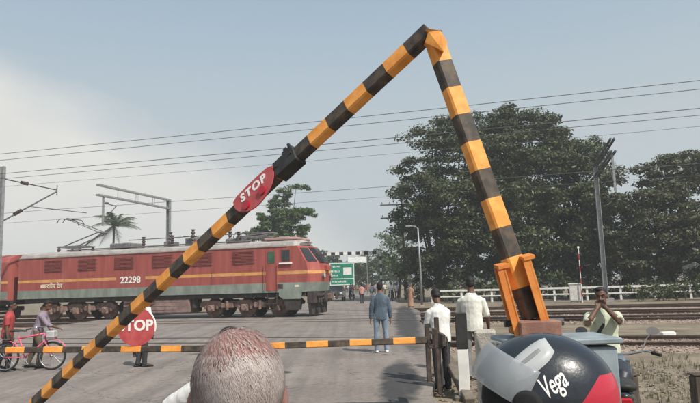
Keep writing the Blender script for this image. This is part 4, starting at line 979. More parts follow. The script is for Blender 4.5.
# ================================================================== PEOPLE
skin_mid = M('skin', (0.20, 0.105, 0.066), 0.55, scale=14, var=.12, spec=.4)
skin_dark = M('skin_dark', (0.115, 0.058, 0.038), 0.55, scale=14, var=.12, spec=.4)
hair_blk = M('hair_black', (0.012, 0.010, 0.009), 0.55, scale=40, var=.4, bump=.5, bscale=90)
m_shoe = M('shoe_dark', (0.03, 0.026, 0.024), 0.6)
m_shoew = M('shoe_white', (0.66, 0.65, 0.63), 0.6)
def cloth(name, c, var=.14, sc=5): return M(name, c, .9, var=var, scale=sc, bump=.75, bscale=11, spec=.15, stretch=(1, 1, .4))
cloudtex = bpy.data.textures.new('wrinkles', 'CLOUDS'); cloudtex.noise_scale = 0.13; cloudtex.noise_depth = 2
def nz(v): return Vector(v).normalized()
DOWN = (0, 0, -1)
def voxel(o, vs, wr=0.0, sm=4):
    m = o.modifiers.new('remesh', 'REMESH'); m.mode = 'VOXEL'; m.voxel_size = vs; m.use_smooth_shade = True
    s = o.modifiers.new('smooth', 'SMOOTH'); s.factor = .5; s.iterations = sm
    if wr:
        d = o.modifiers.new('wrinkle', 'DISPLACE'); d.texture = cloudtex; d.strength = wr; d.mid_level = .5; d.texture_coords = 'LOCAL'
    return o
def human(label, loc, head, H, top=None, bottom=None, hair=hair_blk, skin=skin_mid, shoe=m_shoe, lean=0.0, hyaw=0.0, hpitch=0.0, hroll=0.0,
          armR=((.12, 0, -1), (.05, .12, -1)), armL=((-.12, 0, -1), (-.05, .12, -1)), legR=((.03, .05, -1), (.0, -.05, -1)), legL=((-.03, -.05, -1), (.0, -.10, -1)),
          sleeve=.8, hem=-.045, vox=.009, group=None, skirt=False, bare_head=False, sit=None, curl=.5, loose=1.0, facing_face=True):
    p = thing('person', label, 'person', loc, head, group)
    legs = []
    uT, uS = .245 * H, .245 * H
    for s, (a, b) in ((1, legR), (-1, legL)):
        hp = Vector((s * .052 * H, 0, 0)); kn = hp + nz(a) * uT; an = kn + nz(b) * uS; legs.append((hp, kn, an, nz(b)))
    low = min(l[2].z for l in legs); hz_ = -low + .042 * H if sit is None else sit
    O = Vector((0, 0, hz_)); S = Vector((0, math.sin(lean), math.cos(lean))); F = Vector((0, math.cos(lean), -math.sin(lean))); XX = Vector((1, 0, 0))
    def sp(z, x=0, y=0): return O + S * (z * H) + XX * (x * H) + F * (y * H)
    b = MB()
    tor = [(-.02, .085, .064), (0, .096, .07), (.06, .088, .064), (.11, .083, .060), (.18, .090, .064), (.235, .094, .062), (.268, .070, .052), (.300, .045, .042)]
    b.tube([sp(z) for z, _, _ in tor], [(x * H, y * H) for _, x, y in tor], 16, ref=XX, rnd_cap=True)
    # head frame
    hd = Matrix.Rotation(hyaw, 3, S) @ Matrix((XX, F, S)).transposed() @ Matrix.Rotation(-hpitch, 3, 'X') @ Matrix.Rotation(hroll, 3, 'Y')
    hc = sp(.345, 0, .012) + hd @ Vector((0, .0, .062 * H))
    h_ = lambda x, y, z: hc + hd @ (Vector((x, y, z)) * H)
    b.tube([sp(.28), sp(.33, 0, .004), h_(0, -.008, -.02)], [(.036 * H, .038 * H), (.034 * H, .036 * H), (.034 * H, .036 * H)], 12, ref=XX, rnd_cap=True)
    b.ell(h_(0, -.006, .014), (.0445 * H, .0555 * H, .0525 * H), 18, 12, rot=hd); b.ell(h_(0, .014, -.030), (.036 * H, .040 * H, .040 * H), 16, 10, rot=hd)
    b.ell(h_(0, .040, -.052), (.017 * H, .014 * H, .013 * H), 10, 7, rot=hd)
    b.tube([h_(0, .046, .010), h_(0, .055, -.006), h_(0, .063, -.018)], [.006 * H, .0075 * H, .0095 * H], 8, rnd_cap=True)
    b.tube([h_(-.016, .052, -.037), h_(0, .056, -.036), h_(.016, .052, -.037)], [.0045 * H, .006 * H, .0045 * H], 8, rnd_cap=True)
    b.tube([h_(-.028, .043, .013), h_(0, .049, .015), h_(.028, .043, .013)], [.006 * H, .007 * H, .006 * H], 8, rnd_cap=True)
    for s in (-1, 1): b.ell(h_(s * .0445, -.004, -.008), (.0055 * H, .011 * H, .017 * H), 10, 8, rot=hd @ Matrix.Rotation(R(14) * s, 3, 'Z')); 
    # arms
    arms = []
    for s, (a, c) in ((1, armR), (-1, armL)):
        sh = sp(.256, s * .098)
        if a == 'ik':
            tg = h_(*c[0]); dv = tg - sh; dl = min(dv.length, .318 * H); dn = dv.normalized(); aa = ((.172 * H) ** 2 - (.150 * H) ** 2 + dl ** 2) / (2 * dl); hh_ = math.sqrt(max(0, (.172 * H) ** 2 - aa ** 2)); pp_ = Vector(c[1]); pp_ = (pp_ - dn * pp_.dot(dn)).normalized(); el_ = sh + dn * aa + pp_ * hh_; a, c = el_ - sh, sh + dn * dl - el_
        el = sh + nz(a) * (.172 * H); wr_ = el + nz(c) * (.150 * H); arms.append((sh, el, wr_))
        b.tube([sp(.240, s * .055), sp(.248, s * .08), sh.lerp(el, .35), el, el.lerp(wr_, .25), wr_], [.030 * H, .032 * H, .029 * H, .0235 * H, .025 * H, .0155 * H], 12, rnd_cap=True)
        d = nz(c); up_a = nz(a); nrm = d.cross(up_a)
        if nrm.length < .2: nrm = Vector((s, 0, 0))
        # palm normal roughly towards the body / across the elbow bend
        pn = nz(nrm.cross(d)) if nrm.length > .2 else Vector((-s, 0, 0)); side = nz(d.cross(pn)); pn = nz(side.cross(d))
        if abs(nz(c).z + 1) < .25: pn = Vector((-s, 0, 0)); pn = nz(pn - d * pn.dot(d)); side = nz(d.cross(pn))
        if side.dot(Vector((0, 1, .3))) < 0: side = -side
        pe_ = wr_ + d * .052 * H
        b.tube([wr_ - d * .01 * H, wr_ + d * .02 * H, pe_], [(.016 * H, .011 * H), (.022 * H, .0115 * H), (.0235 * H, .010 * H)], 12, ref=side, rnd_cap=True)
        for k, (off, ln) in enumerate(((.018, .040), (.006, .045), (-.006, .042), (-.018, .033))):
            q0 = pe_ + side * off * H - d * .006 * H; d1 = nz(d + pn * curl * .5); q1 = q0 + d1 * ln * .5 * H; d2 = nz(d + pn * curl * 1.7); q2 = q1 + d2 * ln * .5 * H
            b.tube([q0, q1, q2], [.0052 * H, .0050 * H, .0042 * H], 7, rnd_cap=True)
        q0 = wr_ + d * .016 * H + side * .016 * H; q1 = q0 + nz(d * .6 + side * .8 + pn * .3) * .022 * H; q2 = q1 + nz(d + side * .2 + pn * .5) * .022 * H
        b.tube([q0, q1, q2], [.0075 * H, .0062 * H, .0048 * H], 7, rnd_cap=True)
    # legs and feet
    ank = []
    for s, (hp, kn, an, sd_) in zip((1, -1), legs):
        hp, kn, an = O + hp, O + kn, O + an; ank.append((hp, kn, an))
        b.tube([hp + Vector((0, 0, .02 * H)), hp, hp.lerp(kn, .5), kn, kn.lerp(an, .3), an], [.05 * H, .052 * H, .043 * H, .031 * H, .033 * H, .019 * H], 12, rnd_cap=True)
        heel = an + Vector((0, -.022 * H, -.028 * H)); toe = an + Vector((s * .012 * H, .105 * H, -.034 * H)); b.tube([heel, an + Vector((0, .03 * H, -.02 * H)), toe], [(.018 * H, .016 * H), (.022 * H, .022 * H), (.024 * H, .010 * H)], 10, ref=XX, rnd_cap=True)
    voxel(b.build('body', skin, p, smooth=True), vox, 0, 3 if vox < .02 else 2)
    if not bare_head:
        # hair: a tousled cap hugging skull and nape
        c = MB(); c.ell(h_(0, -.014, .026), (.0475 * H, .0545 * H, .049 * H), 18, 12, rot=hd); c.ell(h_(0, -.030, .0), (.043 * H, .034 * H, .045 * H), 16, 10, rot=hd)
        c.ell(h_(.012, .018, .058), (.030 * H, .028 * H, .017 * H), 12, 8, rot=hd)
        voxel(c.build('hair', hair, p, smooth=True), max(vox, .008), .012, 2)
        if facing_face:
            for s in (-1, 1):
                e = MB(); e.ell(h_(s * .0185, .0455, .0035), (.0062 * H, .004 * H, .0032 * H), 10, 7, rot=hd); e.build('eye', M('eye_white', (.30, .27, .24), .3), p, smooth=True)
                e = MB(); e.ell(h_(s * .0185, .0495, .0035), (.0035 * H, .002 * H, .0036 * H), 8, 6, rot=hd); e.build('iris', hair_blk, p, smooth=True)
                e = MB(); e.tube([h_(s * .009, .0535, .0165), h_(s * .02, .052, .0205), h_(s * .031, .046, .017)], [.0028 * H, .003 * H, .002 * H], 6, rnd_cap=True); e.build('eyebrow', hair_blk, p, smooth=True)
    if top is not None:
        c = MB(); lo_ = loose
        tr_ = [(hem - .02, .100, .078), (hem, .101, .078), (.0, .104, .078), (.06, .099, .074), (.11, .096, .071), (.18, .102, .074), (.235, .104, .072), (.262, .088, .064), (.286, .062, .054), (.306, .047, .047)]
        c.tube([sp(z) for z, _, _ in tr_], [(x * H * (1 + .5 * (lo_ - 1)), y * H * lo_) for _, x, y in tr_], 18, ref=XX)
        for (sh, el, wr_) in arms:
            s = 1 if sh.x > 0 else -1
            pts = [sp(.232, s * .045), sp(.247, s * .078), sh.lerp(el, .16), sh.lerp(el, .5)]; rr = [.034 * H, .037 * H, .038 * H, .0365 * H]
            if sleeve <= 1: pts.append(sh.lerp(el, sleeve)); rr.append(.037 * H)
            else: pts += [el, el.lerp(wr_, min(1, sleeve - 1))]; rr += [.032 * H, .025 * H]
            c.tube(pts, [r * (1 + .4 * (lo_ - 1)) for r in rr], 12)
        c.tube([sp(.296, 0, .004), sp(.322, 0, .006)], [(.044 * H, .044 * H), (.041 * H, .042 * H)], 14, ref=XX)
        voxel(c.build('shirt', top, p, smooth=True), max(vox, .010), .018 if vox < .02 else .0, 3)
    if bottom is not None:
        c = MB()
        if skirt:
            g = min(a[2].z for a in ank); c.tube([sp(.12), sp(.0), O + Vector((0, .01, (g - O.z) * .5)), O + Vector((0, .02, g - O.z - .005 * H))], [(.09 * H, .066 * H), (.105 * H, .078 * H), (.115 * H, .10 * H), (.125 * H, .12 * H)], 18, ref=XX)
        else:
            c.tube([sp(-.075), sp(-.03), sp(.03), sp(.10)], [(.070 * H, .066 * H), (.100 * H, .076 * H), (.098 * H, .073 * H), (.088 * H, .065 * H)], 16, ref=XX)
            for (hp, kn, an) in ank:
                c.tube([hp + Vector((0, 0, .02 * H)), hp.lerp(kn, .15), hp.lerp(kn, .6), kn, kn.lerp(an, .5), an + Vector((0, 0, -.012 * H))], [.055 * H, .056 * H, .046 * H, .040 * H, .038 * H, .036 * H], 12)
        voxel(c.build('skirt' if skirt else 'trousers', bottom, p, smooth=True), max(vox, .010), .016 if vox < .02 else 0, 2)
    for s, (hp, kn, an) in zip((1, -1), ank):
        c = MB(); heel = an + Vector((0, -.026 * H, -.026 * H)); toe = an + Vector((s * .012 * H, .112 * H, -.030 * H))
        c.tube([heel, an + Vector((0, .03 * H, -.016 * H)), toe], [(.023 * H, .018 * H), (.027 * H, .027 * H), (.027 * H, .014 * H)], 12, ref=XX, rnd_cap=True); c.build('shoe', shoe, p, smooth=True)
    p['_hc'] = tuple(hc); del p['_hc']
    return p, hc, hd, arms
FACE_AWAY = 0.0
c_white = cloth('shirt_white', (.68, .67, .64)); c_white2 = cloth('shirt_offwhite', (.62, .61, .55)); c_pale = cloth('shirt_palegreen', (.52, .55, .42))
c_denim = cloth('denim_shirt', (.080, .108, .140), .25); c_jean = cloth('light_jeans', (.20, .245, .30), .2); c_dark = cloth('trouser_dark', (.045, .045, .05)); c_brown = cloth('trouser_brown', (.13, .10, .075))
c_khaki = cloth('khaki', (.26, .20, .12)); c_purple = cloth('shirt_mauve', (.25, .20, .24)); c_red = cloth('shirt_red', (.34, .06, .06)); c_pink = cloth('shirt_pink', (.48, .25, .22)); c_blue = cloth('shirt_blue', (.12, .18, .36)); c_orange = cloth('saree_orange', (.36, .21, .14)); c_grey = cloth('trouser_grey', (.20, .20, .20)); c_olive = cloth('trouser_olive', (.20, .21, .15))

g = gnd(382, 352.5)
human('man in blue denim shirt and pale jeans standing on the road with his back turned', (g.x, g.y, 0), R(4), 1.74, c_denim, c_jean, shoe=m_shoew, sleeve=1.9, vox=.011, armL=((-.22, .0, -1), (-.08, .06, -1)), armR=((.2, -.02, -1), (.06, .04, -1)), legR=((.06, 0, -1), (.02, -.03, -1)), legL=((-.06, 0, -1), (-.02, -.03, -1)))
c = at(438, 283, 10.9)
human('man in loose white shirt standing behind the lock post, head bowed', (c.x, c.y, GZ), R(20), 1.74, c_white, c_dark, skin=skin_dark, lean=.08, hpitch=.35, loose=1.12, armR=((.15, .35, -1), (-.35, .85, .3)), armL=((-.15, .3, -1), (.25, .9, .2)), sleeve=1.35)
c = at(470, 283, 11.9)
human('man in off-white shirt standing behind the black and white post', (c.x, c.y, GZ), R(-14), 1.93, c_white2, c_grey, skin=skin_dark, lean=.06, loose=1.1, hpitch=.12, armR=((.3, .12, -1), (.05, .5, -1)), armL=((-.25, .3, -1), (.1, .8, -.4)), sleeve=1.1)
# man at the right with his hands to his mouth, satchel strap across his chest
c = at(600, 283, 8.4)
pm2, hc2, hd2, arms2 = human('man in pale yellow-green shirt by the cabinet holding both hands to his mouth', (c.x, c.y, GZ), R(158), 1.72, c_pale, c_olive, skin=skin_dark, lean=.03, hyaw=R(-6), hpitch=.10, loose=1.12, sleeve=.95, vox=.007, curl=.9,
      armR=('ik', ((.030, .085, -.085), (.6, .25, -.8))), armL=('ik', ((-.034, .080, -.080), (-.7, .1, -.7))))
m_ = MB(); m_.tube([(-.14, -.05, 1.41), (-.10, .09, 1.40), (.0, .145, 1.24), (.10, .15, 1.08), (.18, .10, .98)], [(.022, .006)] * 5, 8, ref=(.7, 0, .7)); m_.build('satchel_strap', m_black, pm2)
# the man pushing a pink bicycle, and the one in red
BK = gnd(28, 371)
human('man in mauve shirt walking bent beside the pink bicycle', (BK.x - .05, BK.y + .45, 0), R(-82), 1.60, c_purple, c_brown, skin=skin_dark, lean=.28, hpitch=.1, vox=.012, sleeve=1.5, armR=((.1, .6, -.8), (.1, .9, -.3)), armL=((-.1, .3, -1), (-.05, .5, -.9)), legR=((.02, .35, -1), (0, -.15, -1)), legL=((-.02, -.2, -1), (0, -.45, -1)))
c = gnd(-2, 372)
human('person in red shirt half cut off by the picture edge', (c.x, c.y + .3, 0), R(-75), 1.58, c_red, c_dark, skin=skin_dark, lean=.1, vox=.014, legR=((.02, .25, -1), (0, -.1, -1)), legL=((-.02, -.2, -1), (0, -.35, -1)))
# walker hidden behind the STOP disc
c = gnd(142, 367)
human('walker in white shirt and dark trousers half hidden behind the STOP disc', (c.x, c.y, 0), R(-60), 1.60, c_white, c_dark, skin=skin_dark, lean=.22, hpitch=.2, vox=.013, sleeve=.9, armR=((.1, .1, -1), (.0, .2, -1)), legR=((-.02, .12, -1), (-.02, -.02, -1)), legL=((.02, -.02, -1), (.02, -.22, -1)))
# people beyond the train
crowd = [((411, 307.5), 1.62, R(150), c_orange, c_orange, True, 'woman in orange-brown dress walking at the road edge below the lamp post'),
         ((362, 303.5), 1.70, R(5), c_pink, c_dark, False, 'man in pink shirt and dark trousers walking on the far road'),
         ((372, 299), 1.66, R(175), c_white, c_grey, False, 'man in white shirt beside the pink-shirted man on the far road'),
         ((353, 297), 1.62, R(30), c_red, c_dark, False, 'man in red shirt in the far crowd before the green board'),
         ((379, 296.5), 1.68, R(190), c_blue, c_dark, False, 'man in blue shirt by the striped portal post'),
         ((367, 294.5), 1.60, R(170), c_red, c_grey, False, 'person in red behind the white-shirted man in the far crowd'),
         ((327, 297), 1.64, R(200), c_white2, c_brown, False, 'man in off-white shirt just past the locomotive nose'),
         ((357, 294), 1.66, R(160), c_khaki, c_brown, False, 'man in khaki in the far crowd under the portal beam'),
         ((344, 294), 1.62, R(185), c_pink, c_brown, False, 'person in pink top behind the dark car'),
         ((375, 294), 1.60, R(20), c_purple, c_dark, False, 'person in mauve top deep in the far crowd')]
crowd += [((348, 292.5), 1.6, R(10), c_white, c_dark, False, 'person in white top behind the far crowd near the board'), ((339, 292), 1.6, R(190), c_khaki, c_dark, False, 'person in khaki top between the car and the green board'), ((332, 293), 1.62, R(160), c_red, c_dark, False, 'person in red top just behind the dark car roof'),
          ((321, 294), 1.64, R(180), c_blue, c_grey, False, 'person in blue top close to the locomotive windscreen'), ((385, 294.5), 1.62, R(200), c_white2, c_brown, False, 'person in off-white top past the striped portal post'), ((360, 291.5), 1.6, R(185), c_white, c_brown, False, 'person in white top far down the road centre'), ((369, 291), 1.6, R(170), c_orange, c_brown, False, 'person in brownish top far down the road'), ((397, 299), 1.64, R(150), c_white, c_dark, False, 'man in white shirt walking past the white-shirted rider')]
for (pp, H, hd_, tp, bt, sk, lab) in crowd:
    g = gnd(*pp); human(lab, (g.x, g.y, 0 if g.x < 3.7 else GZ + .14), hd_, H, tp, bt, skin=skin_dark, skirt=sk, vox=.026, group='people beyond the train', facing_face=False, sleeve=.9, legR=((.03, .2, -1), (0, -.1, -1)), legL=((-.03, -.15, -1), (0, -.3, -1)))

# ================================================================== VEHICLES
m_tyre = M('tyre', (0.022, 0.021, 0.020), 0.85, var=.3, scale=9); m_chrome = M('chrome', (.55, .55, .56), .2, metal=1.0, var=.08); m_rim = M('rim_grey', (.32, .32, .33), .35, metal=.8)
def torus_mb(c, R0, r0, axis='x', seg=28, rs=8, mb=None):
    mb = mb or MB(); vs = []; c = Vector(c)
    for i in range(seg):
        a = 2 * math.pi * i / seg
        for k in range(rs):
            b = 2 * math.pi * k / rs; q = R0 + r0 * math.cos(b); vs.append(c + Vector((r0 * math.sin(b), q * math.cos(a), q * math.sin(a))))
    fs = [(i * rs + k, i * rs + (k + 1) % rs, ((i + 1) % seg) * rs + (k + 1) % rs, ((i + 1) % seg) * rs + k) for i in range(seg) for k in range(rs)]
    return mb.add(vs, fs)
def wheel(parent, y, r, tr, spokes=18, hub=.03, name='wheel'):
    w_ = torus_mb((0, y, r), r - tr, tr).build(name, m_tyre, parent, smooth=True)
    m_ = torus_mb((0, y, r), r - 2 * tr, tr * .55); m_.tube([(-hub * 1.6, y, r), (hub * 1.6, y, r)], hub, 10); m_.build('rim', m_rim, w_, smooth=True)
    m_ = MB()
    for i in range(spokes):
        a = 2 * math.pi * i / spokes; s = hub * (1 if i % 2 else -1); m_.tube([(s, y + hub * math.cos(a + .5), r + hub * math.sin(a + .5)), (0, y + (r - 2 * tr) * math.cos(a), r + (r - 2 * tr) * math.sin(a))], .0022 if spokes > 12 else .012, 4)
    m_.build('spokes', m_rim, w_); return w_
def bicycle(label, loc, rz, frame_mat, tilt=0.0):
    b = thing('bicycle', label, 'bicycle', loc, rz); r = .32
    wheel(b, -.52, r, .022); wheel(b, .52, r, .022)
    bb_, st, hdt, hdb, ra = Vector((0, -.08, .30)), Vector((0, -.24, .78)), Vector((0, .34, .82)), Vector((0, .37, .66)), Vector((0, -.52, r))
    m_ = MB()
    for a, c in ((bb_, st), (st - Vector((0, 0, .06)), hdt), (bb_, hdb), (hdt, hdb)): m_.tube([a, c], .019, 8)
    for s in (-.05, .05): m_.tube([bb_ + Vector((s * .5, 0, 0)), ra + Vector((s, 0, 0))], .012, 6); m_.tube([st - Vector((0, 0, .08)), ra + Vector((s, 0, 0))], .010, 6)
    m_.build('frame', frame_mat, b, smooth=True)
    m_ = MB()
    for s in (-.05, .05): m_.tube([hdb + Vector((s, 0, 0)), (s, .44, .5), (s, .52, r)], .012, 6)
    m_.tube([hdb + Vector((-.05, 0, 0)), hdb + Vector((.05, 0, 0))], .014, 6); m_.build('fork', frame_mat, b, smooth=True)
    m_ = MB(); m_.tube([hdt, hdt + Vector((0, -.02, .14))], .014, 8); hb_ = m_.build('stem', m_chrome, b)
    m_ = MB(); m_.tube([(-.28, .16, .95), (-.25, .28, .98), (-.08, .33, .97), (.08, .33, .97), (.25, .28, .98), (.28, .16, .95)], .012, 8); q = m_.build('handlebar', m_chrome, b, smooth=True)
    for s in (-1, 1): m_ = MB(); m_.tube([(s * .28, .17, .952), (s * .285, .06, .94)], .017, 8); m_.build('grip', m_tyre, q)
    m_ = MB(); m_.tube([st, st + Vector((0, -.02, .1))], .013, 8); m_.build('seat_post', m_chrome, b)
    m_ = MB(); m_.tube([(0, -.40, .90), (0, -.30, .905), (0, -.18, .90), (0, -.08, .89)], [(.09, .03), (.085, .03), (.04, .025), (.022, .02)], 12, ref=(1, 0, 0), rnd_cap=True); m_.build('saddle', m_black, b, smooth=True)
    m_ = MB(); m_.tube([(-.07, -.08, .30), (.07, -.08, .30)], .02, 8); m_.tube([(.06, -.08, .30), (.065, .02, .16)], .01, 6); m_.tube([(-.06, -.08, .30), (-.065, -.18, .44)], .01, 6); m_.box((.11, .02, .16), (.09, .06, .02)); m_.box((-.11, -.18, .44), (.09, .06, .02)); torus_mb((.045, -.08, .30), .085, .006, mb=m_); m_.build('crank', m_chrome, b)
    for y in (-.52, .52):
        m_ = MB(); m_.tube([(0, y + .36 * math.cos(a), r + .36 * math.sin(a)) for a in np.linspace(R(15), R(165), 13)], [(.03, .008)] * 13, 6, ref=(1, 0, 0)); m_.build('mudguard', frame_mat, b, smooth=True)
    m_ = MB(); m_.bbox((0, .50, .80), (.22, .18, .16), .02); m_.build('basket', M('basket_pale', (.42, .41, .40), .8), b)
    m_ = MB(); m_.box((0, -.58, .72), (.14, .36, .02)); m_.tube([(0, -.7, .72), (0, -.54, .36)], .008, 5); m_.build('carrier', m_chrome, b)
    b.rotation_euler[1] = tilt; return b
m_pink = M('bicycle_pink', (.62, .10, .17), .4, var=.15, coat=.3)
bicycle('pink bicycle being pushed along behind the level bar', (BK.x, BK.y, 0), R(-88), m_pink, 0)

def motorcycle(label, loc, rz, paint, group=None):
    b = thing('motorcycle', label, 'motorcycle', loc, rz, group); r = .30
    wheel(b, -.62, r, .05, 10, .05); wheel(b, .64, r, .045, 10, .05)
    m_ = MB(); m_.tube([(0, .10, .86), (0, .02, .90), (0, -.15, .84), (0, -.25, .80)], [(.05, .04), (.13, .11), (.12, .10), (.06, .05)], 14, ref=(1, 0, 0), rnd_cap=True); m_.tube([(0, .10, .84), (0, .26, .86)], [(.12, .10), (.07, .06)], 14, ref=(1, 0, 0), rnd_cap=True); voxel(m_.build('tank', paint, b, smooth=True), .012, 0, 4)
    m_ = MB(); m_.tube([(0, -.20, .82), (0, -.45, .80), (0, -.75, .85), (0, -.86, .87)], [(.10, .05), (.14, .055), (.12, .05), (.08, .035)], 14, ref=(1, 0, 0), rnd_cap=True); m_.build('seat', m_black, b, smooth=True)
    m_ = MB(); m_.tube([(0, -.45, .68), (0, -.75, .74), (0, -.98, .80)], [(.10, .08), (.11, .07), (.05, .04)], 10, ref=(1, 0, 0), rnd_cap=True); tl = m_.build('tail_panel', paint, b, smooth=True)
    m_ = MB(); m_.bbox((0, -1.02, .76), (.12, .05, .08), .015); m_.build('tail_lamp', MATS['reflector_red'], tl)
    m_ = MB(); m_.bbox((0, 0, .42), (.24, .34, .28), .04); [m_.bbox((0, .10, .56 + i * .035), (.24, .22, .018), .005) for i in range(5)]; m_.build('engine', m_dsteel, b)
    m_ = MB(); m_.tube([(0, .38, .92), (0, .2, .66), (0, .18, .36), (0, -.22, .34), (0, -.3, .74), (0, -.8, .80)], .022, 8); m_.tube([(0, .36, .86), (0, -.3, .74)], .022, 8); m_.tube([(-.08, -.62, r), (-.06, -.2, .36)], .02, 6); m_.tube([(.08, -.62, r), (.06, -.2, .36)], .02, 6); m_.build('frame', m_black, b, smooth=True)
    m_ = MB()
    for s in (-.09, .09): m_.tube([(s, .40, .96), (s, .64, r)], .022, 8)
    m_.build('fork', m_chrome, b)
    m_ = MB(); m_.tube([(-.37, .20, 1.05), (-.28, .28, 1.07), (-.1, .36, 1.02), (.1, .36, 1.02), (.28, .28, 1.07), (.37, .20, 1.05)], .012, 8); hb_ = m_.build('handlebar', m_chrome, b, smooth=True)
    for s in (-1, 1): m_ = MB(); m_.tube([(s * .33, .22, 1.055), (s * .41, .15, 1.04)], .018, 8); m_.build('grip', m_tyre, hb_)
    for s in (-1, 1):
        m_ = MB(); m_.tube([(s * .24, .30, 1.07), (s * .30, .30, 1.20), (s * .36, .28, 1.26)], .007, 6); m_.tube([(s * .36, .275, 1.28), (s * .36, .30, 1.28)], [(.065, .045), (.05, .035)], 14, ref=(1, 0, 0)); m_.build('mirror', m_chrome, hb_)
    m_ = MB(); m_.tube([(0, .40, .90), (0, .50, .91), (0, .53, .91)], [.07, .095, .085], 14); m_.build('headlamp', m_chrome, b)
    m_ = MB(); m_.tube([(0, .64 + .35 * math.cos(a), r + .35 * math.sin(a)) for a in np.linspace(R(20), R(150), 12)], [(.06, .012)] * 12, 8, ref=(1, 0, 0)); m_.tube([(0, -.62 + .36 * math.cos(a), r + .36 * math.sin(a)) for a in np.linspace(R(40), R(175), 12)], [(.07, .012)] * 12, 8, ref=(1, 0, 0)); m_.build('mudguard', paint, b, smooth=True)
    m_ = MB(); m_.tube([(.12, .15, .34), (.14, -.1, .24), (.15, -.45, .30), (.15, -.95, .42)], [.02, .022, .045, .05], 10); m_.build('exhaust', m_chrome, b, smooth=True)
    m_ = MB(); m_.tube([(-.13, -.05, .3), (-.2, -.1, .02)], .012, 6); m_.build('side_stand', m_black, b)
    return b
m_mpaint = M('bike_black', (.02, .02, .025), .25, coat=.5, var=.2)
mc = motorcycle('black motorcycle parked beside the cabinet, chrome handlebar and mirrors showing', (2.78, 6.55, GZ), R(-22), m_mpaint)
def rider(label, bikelabel, px, py, rz, shirt):
    g = gnd(px, py); b = copy_tree(mc); b.location = (g.x, g.y, 0); b.rotation_euler = (0, 0, rz); tag(b, bikelabel, 'motorcycle', 'motorcycles on the far road')
    fw = Vector((-math.sin(rz), math.cos(rz), 0)); q = g - fw * .35
    human(label, (q.x, q.y, 0), rz, 1.68, shirt, c_dark, skin=skin_dark, vox=.026, sit=.92, lean=.12, group='people beyond the train', facing_face=False, armR=((.2, .6, -.8), (.1, .95, -.15)), armL=((-.2, .6, -.8), (-.1, .95, -.15)), legR=((.35, .75, -.55), (.05, -.2, -1)), legL=((-.35, .75, -.55), (-.05, -.2, -1)))
rider('motorcycle rider in white shirt near the road edge past the train', 'motorcycle under the white-shirted rider near the far road edge', 391, 301, R(165), c_white)
rider('motorcycle rider in mauve shirt past the locomotive nose', 'motorcycle under the mauve-shirted rider past the locomotive nose', 352, 300, R(195), c_purple)

# dark small car facing us on the far road
g = gnd(337, 300.5); car = thing('car', 'dark grey small car facing the crossing beside the locomotive nose', 'car', (g.x, g.y, 0), R(176))
m_cp = M('car_paint', (.05, .052, .06), .3, coat=.6, var=.15)
prof = [(-1.75, .32), (1.72, .32), (1.80, .55), (1.74, .80), (1.0, .98), (.95, 1.0), (-1.55, 1.0), (-1.76, .9)]
m_ = MB(); m_.prism([(y, z) for y, z in prof], -.78, .78, axis='x'); bevel(fixn(m_.build('body', m_cp, car)), .06, 3)
m_ = MB(); cab = [(-1.5, .98, .76), (.95, .98, .76), (.35, 1.46, .60), (-1.15, 1.48, .60)]
m_.add([(s * w_, y, z) for s in (-1, 1) for y, z, w_ in cab], [(0, 1, 2, 3), (7, 6, 5, 4), (0, 4, 5, 1), (1, 5, 6, 2), (2, 6, 7, 3), (3, 7, 4, 0)]); bevel(fixn(m_.build('cabin', m_glass, car)), .03, 2)
m_ = MB(); m_.bbox((0, -.4, 1.485), (1.18, 1.5, .05), .02); m_.build('roof', m_cp, car)
for s in (-1, 1):
    m_ = MB(); m_.ell((s * .58, 1.73, .74), (.17, .07, .09), 12, 8); m_.build('headlight', MATS['lamp_lens'], car)
    m_ = MB(); m_.tube([(s * .6, .98, 1.0), (s * .5, .37, 1.45)], .03, 6); m_.build('pillar', m_cp, car)
    m_ = MB(); m_.bbox((s * .88, .75, 1.03), (.16, .08, .11), .02); m_.build('mirror', m_cp, car)
    for y in (-1.15, 1.15):
        m_ = MB(); m_.tube([(s * .62, y, .28), (s * .79, y, .28)], .28, 20); w_ = m_.build('wheel', m_tyre, car); m_ = MB(); m_.tube([(s * .79, y, .28), (s * .80, y, .28)], .17, 14); m_.build('hubcap', m_rim, w_)
m_ = MB(); [m_.box((0, 1.79, .56 + i * .05), (.8, .04, .02)) for i in range(4)]; m_.build('grille', m_black, car)
m_ = MB(); m_.bbox((0, 1.79, .42), (1.5, .12, .16), .03); m_.build('bumper', m_lgrey, car); m_ = MB(); m_.box((0, 1.856, .44), (.5, .012, .11)); m_.build('number_plate', m_white, car)

# ================================================================== FOREGROUND
# white-shirted rider waiting ahead, mostly behind the balding man's head
q = at(227, 283, 3.7)
human('person in white shirt waiting ahead of the balding man, only a shoulder showing', (q.x, q.y, 0), R(2), 1.49, c_white, c_dark, armL=((-.85, .25, -.5), (-.1, .9, -.3)), lean=.08, hpitch=.2, vox=.012, facing_face=False, loose=1.25, sleeve=1.4)
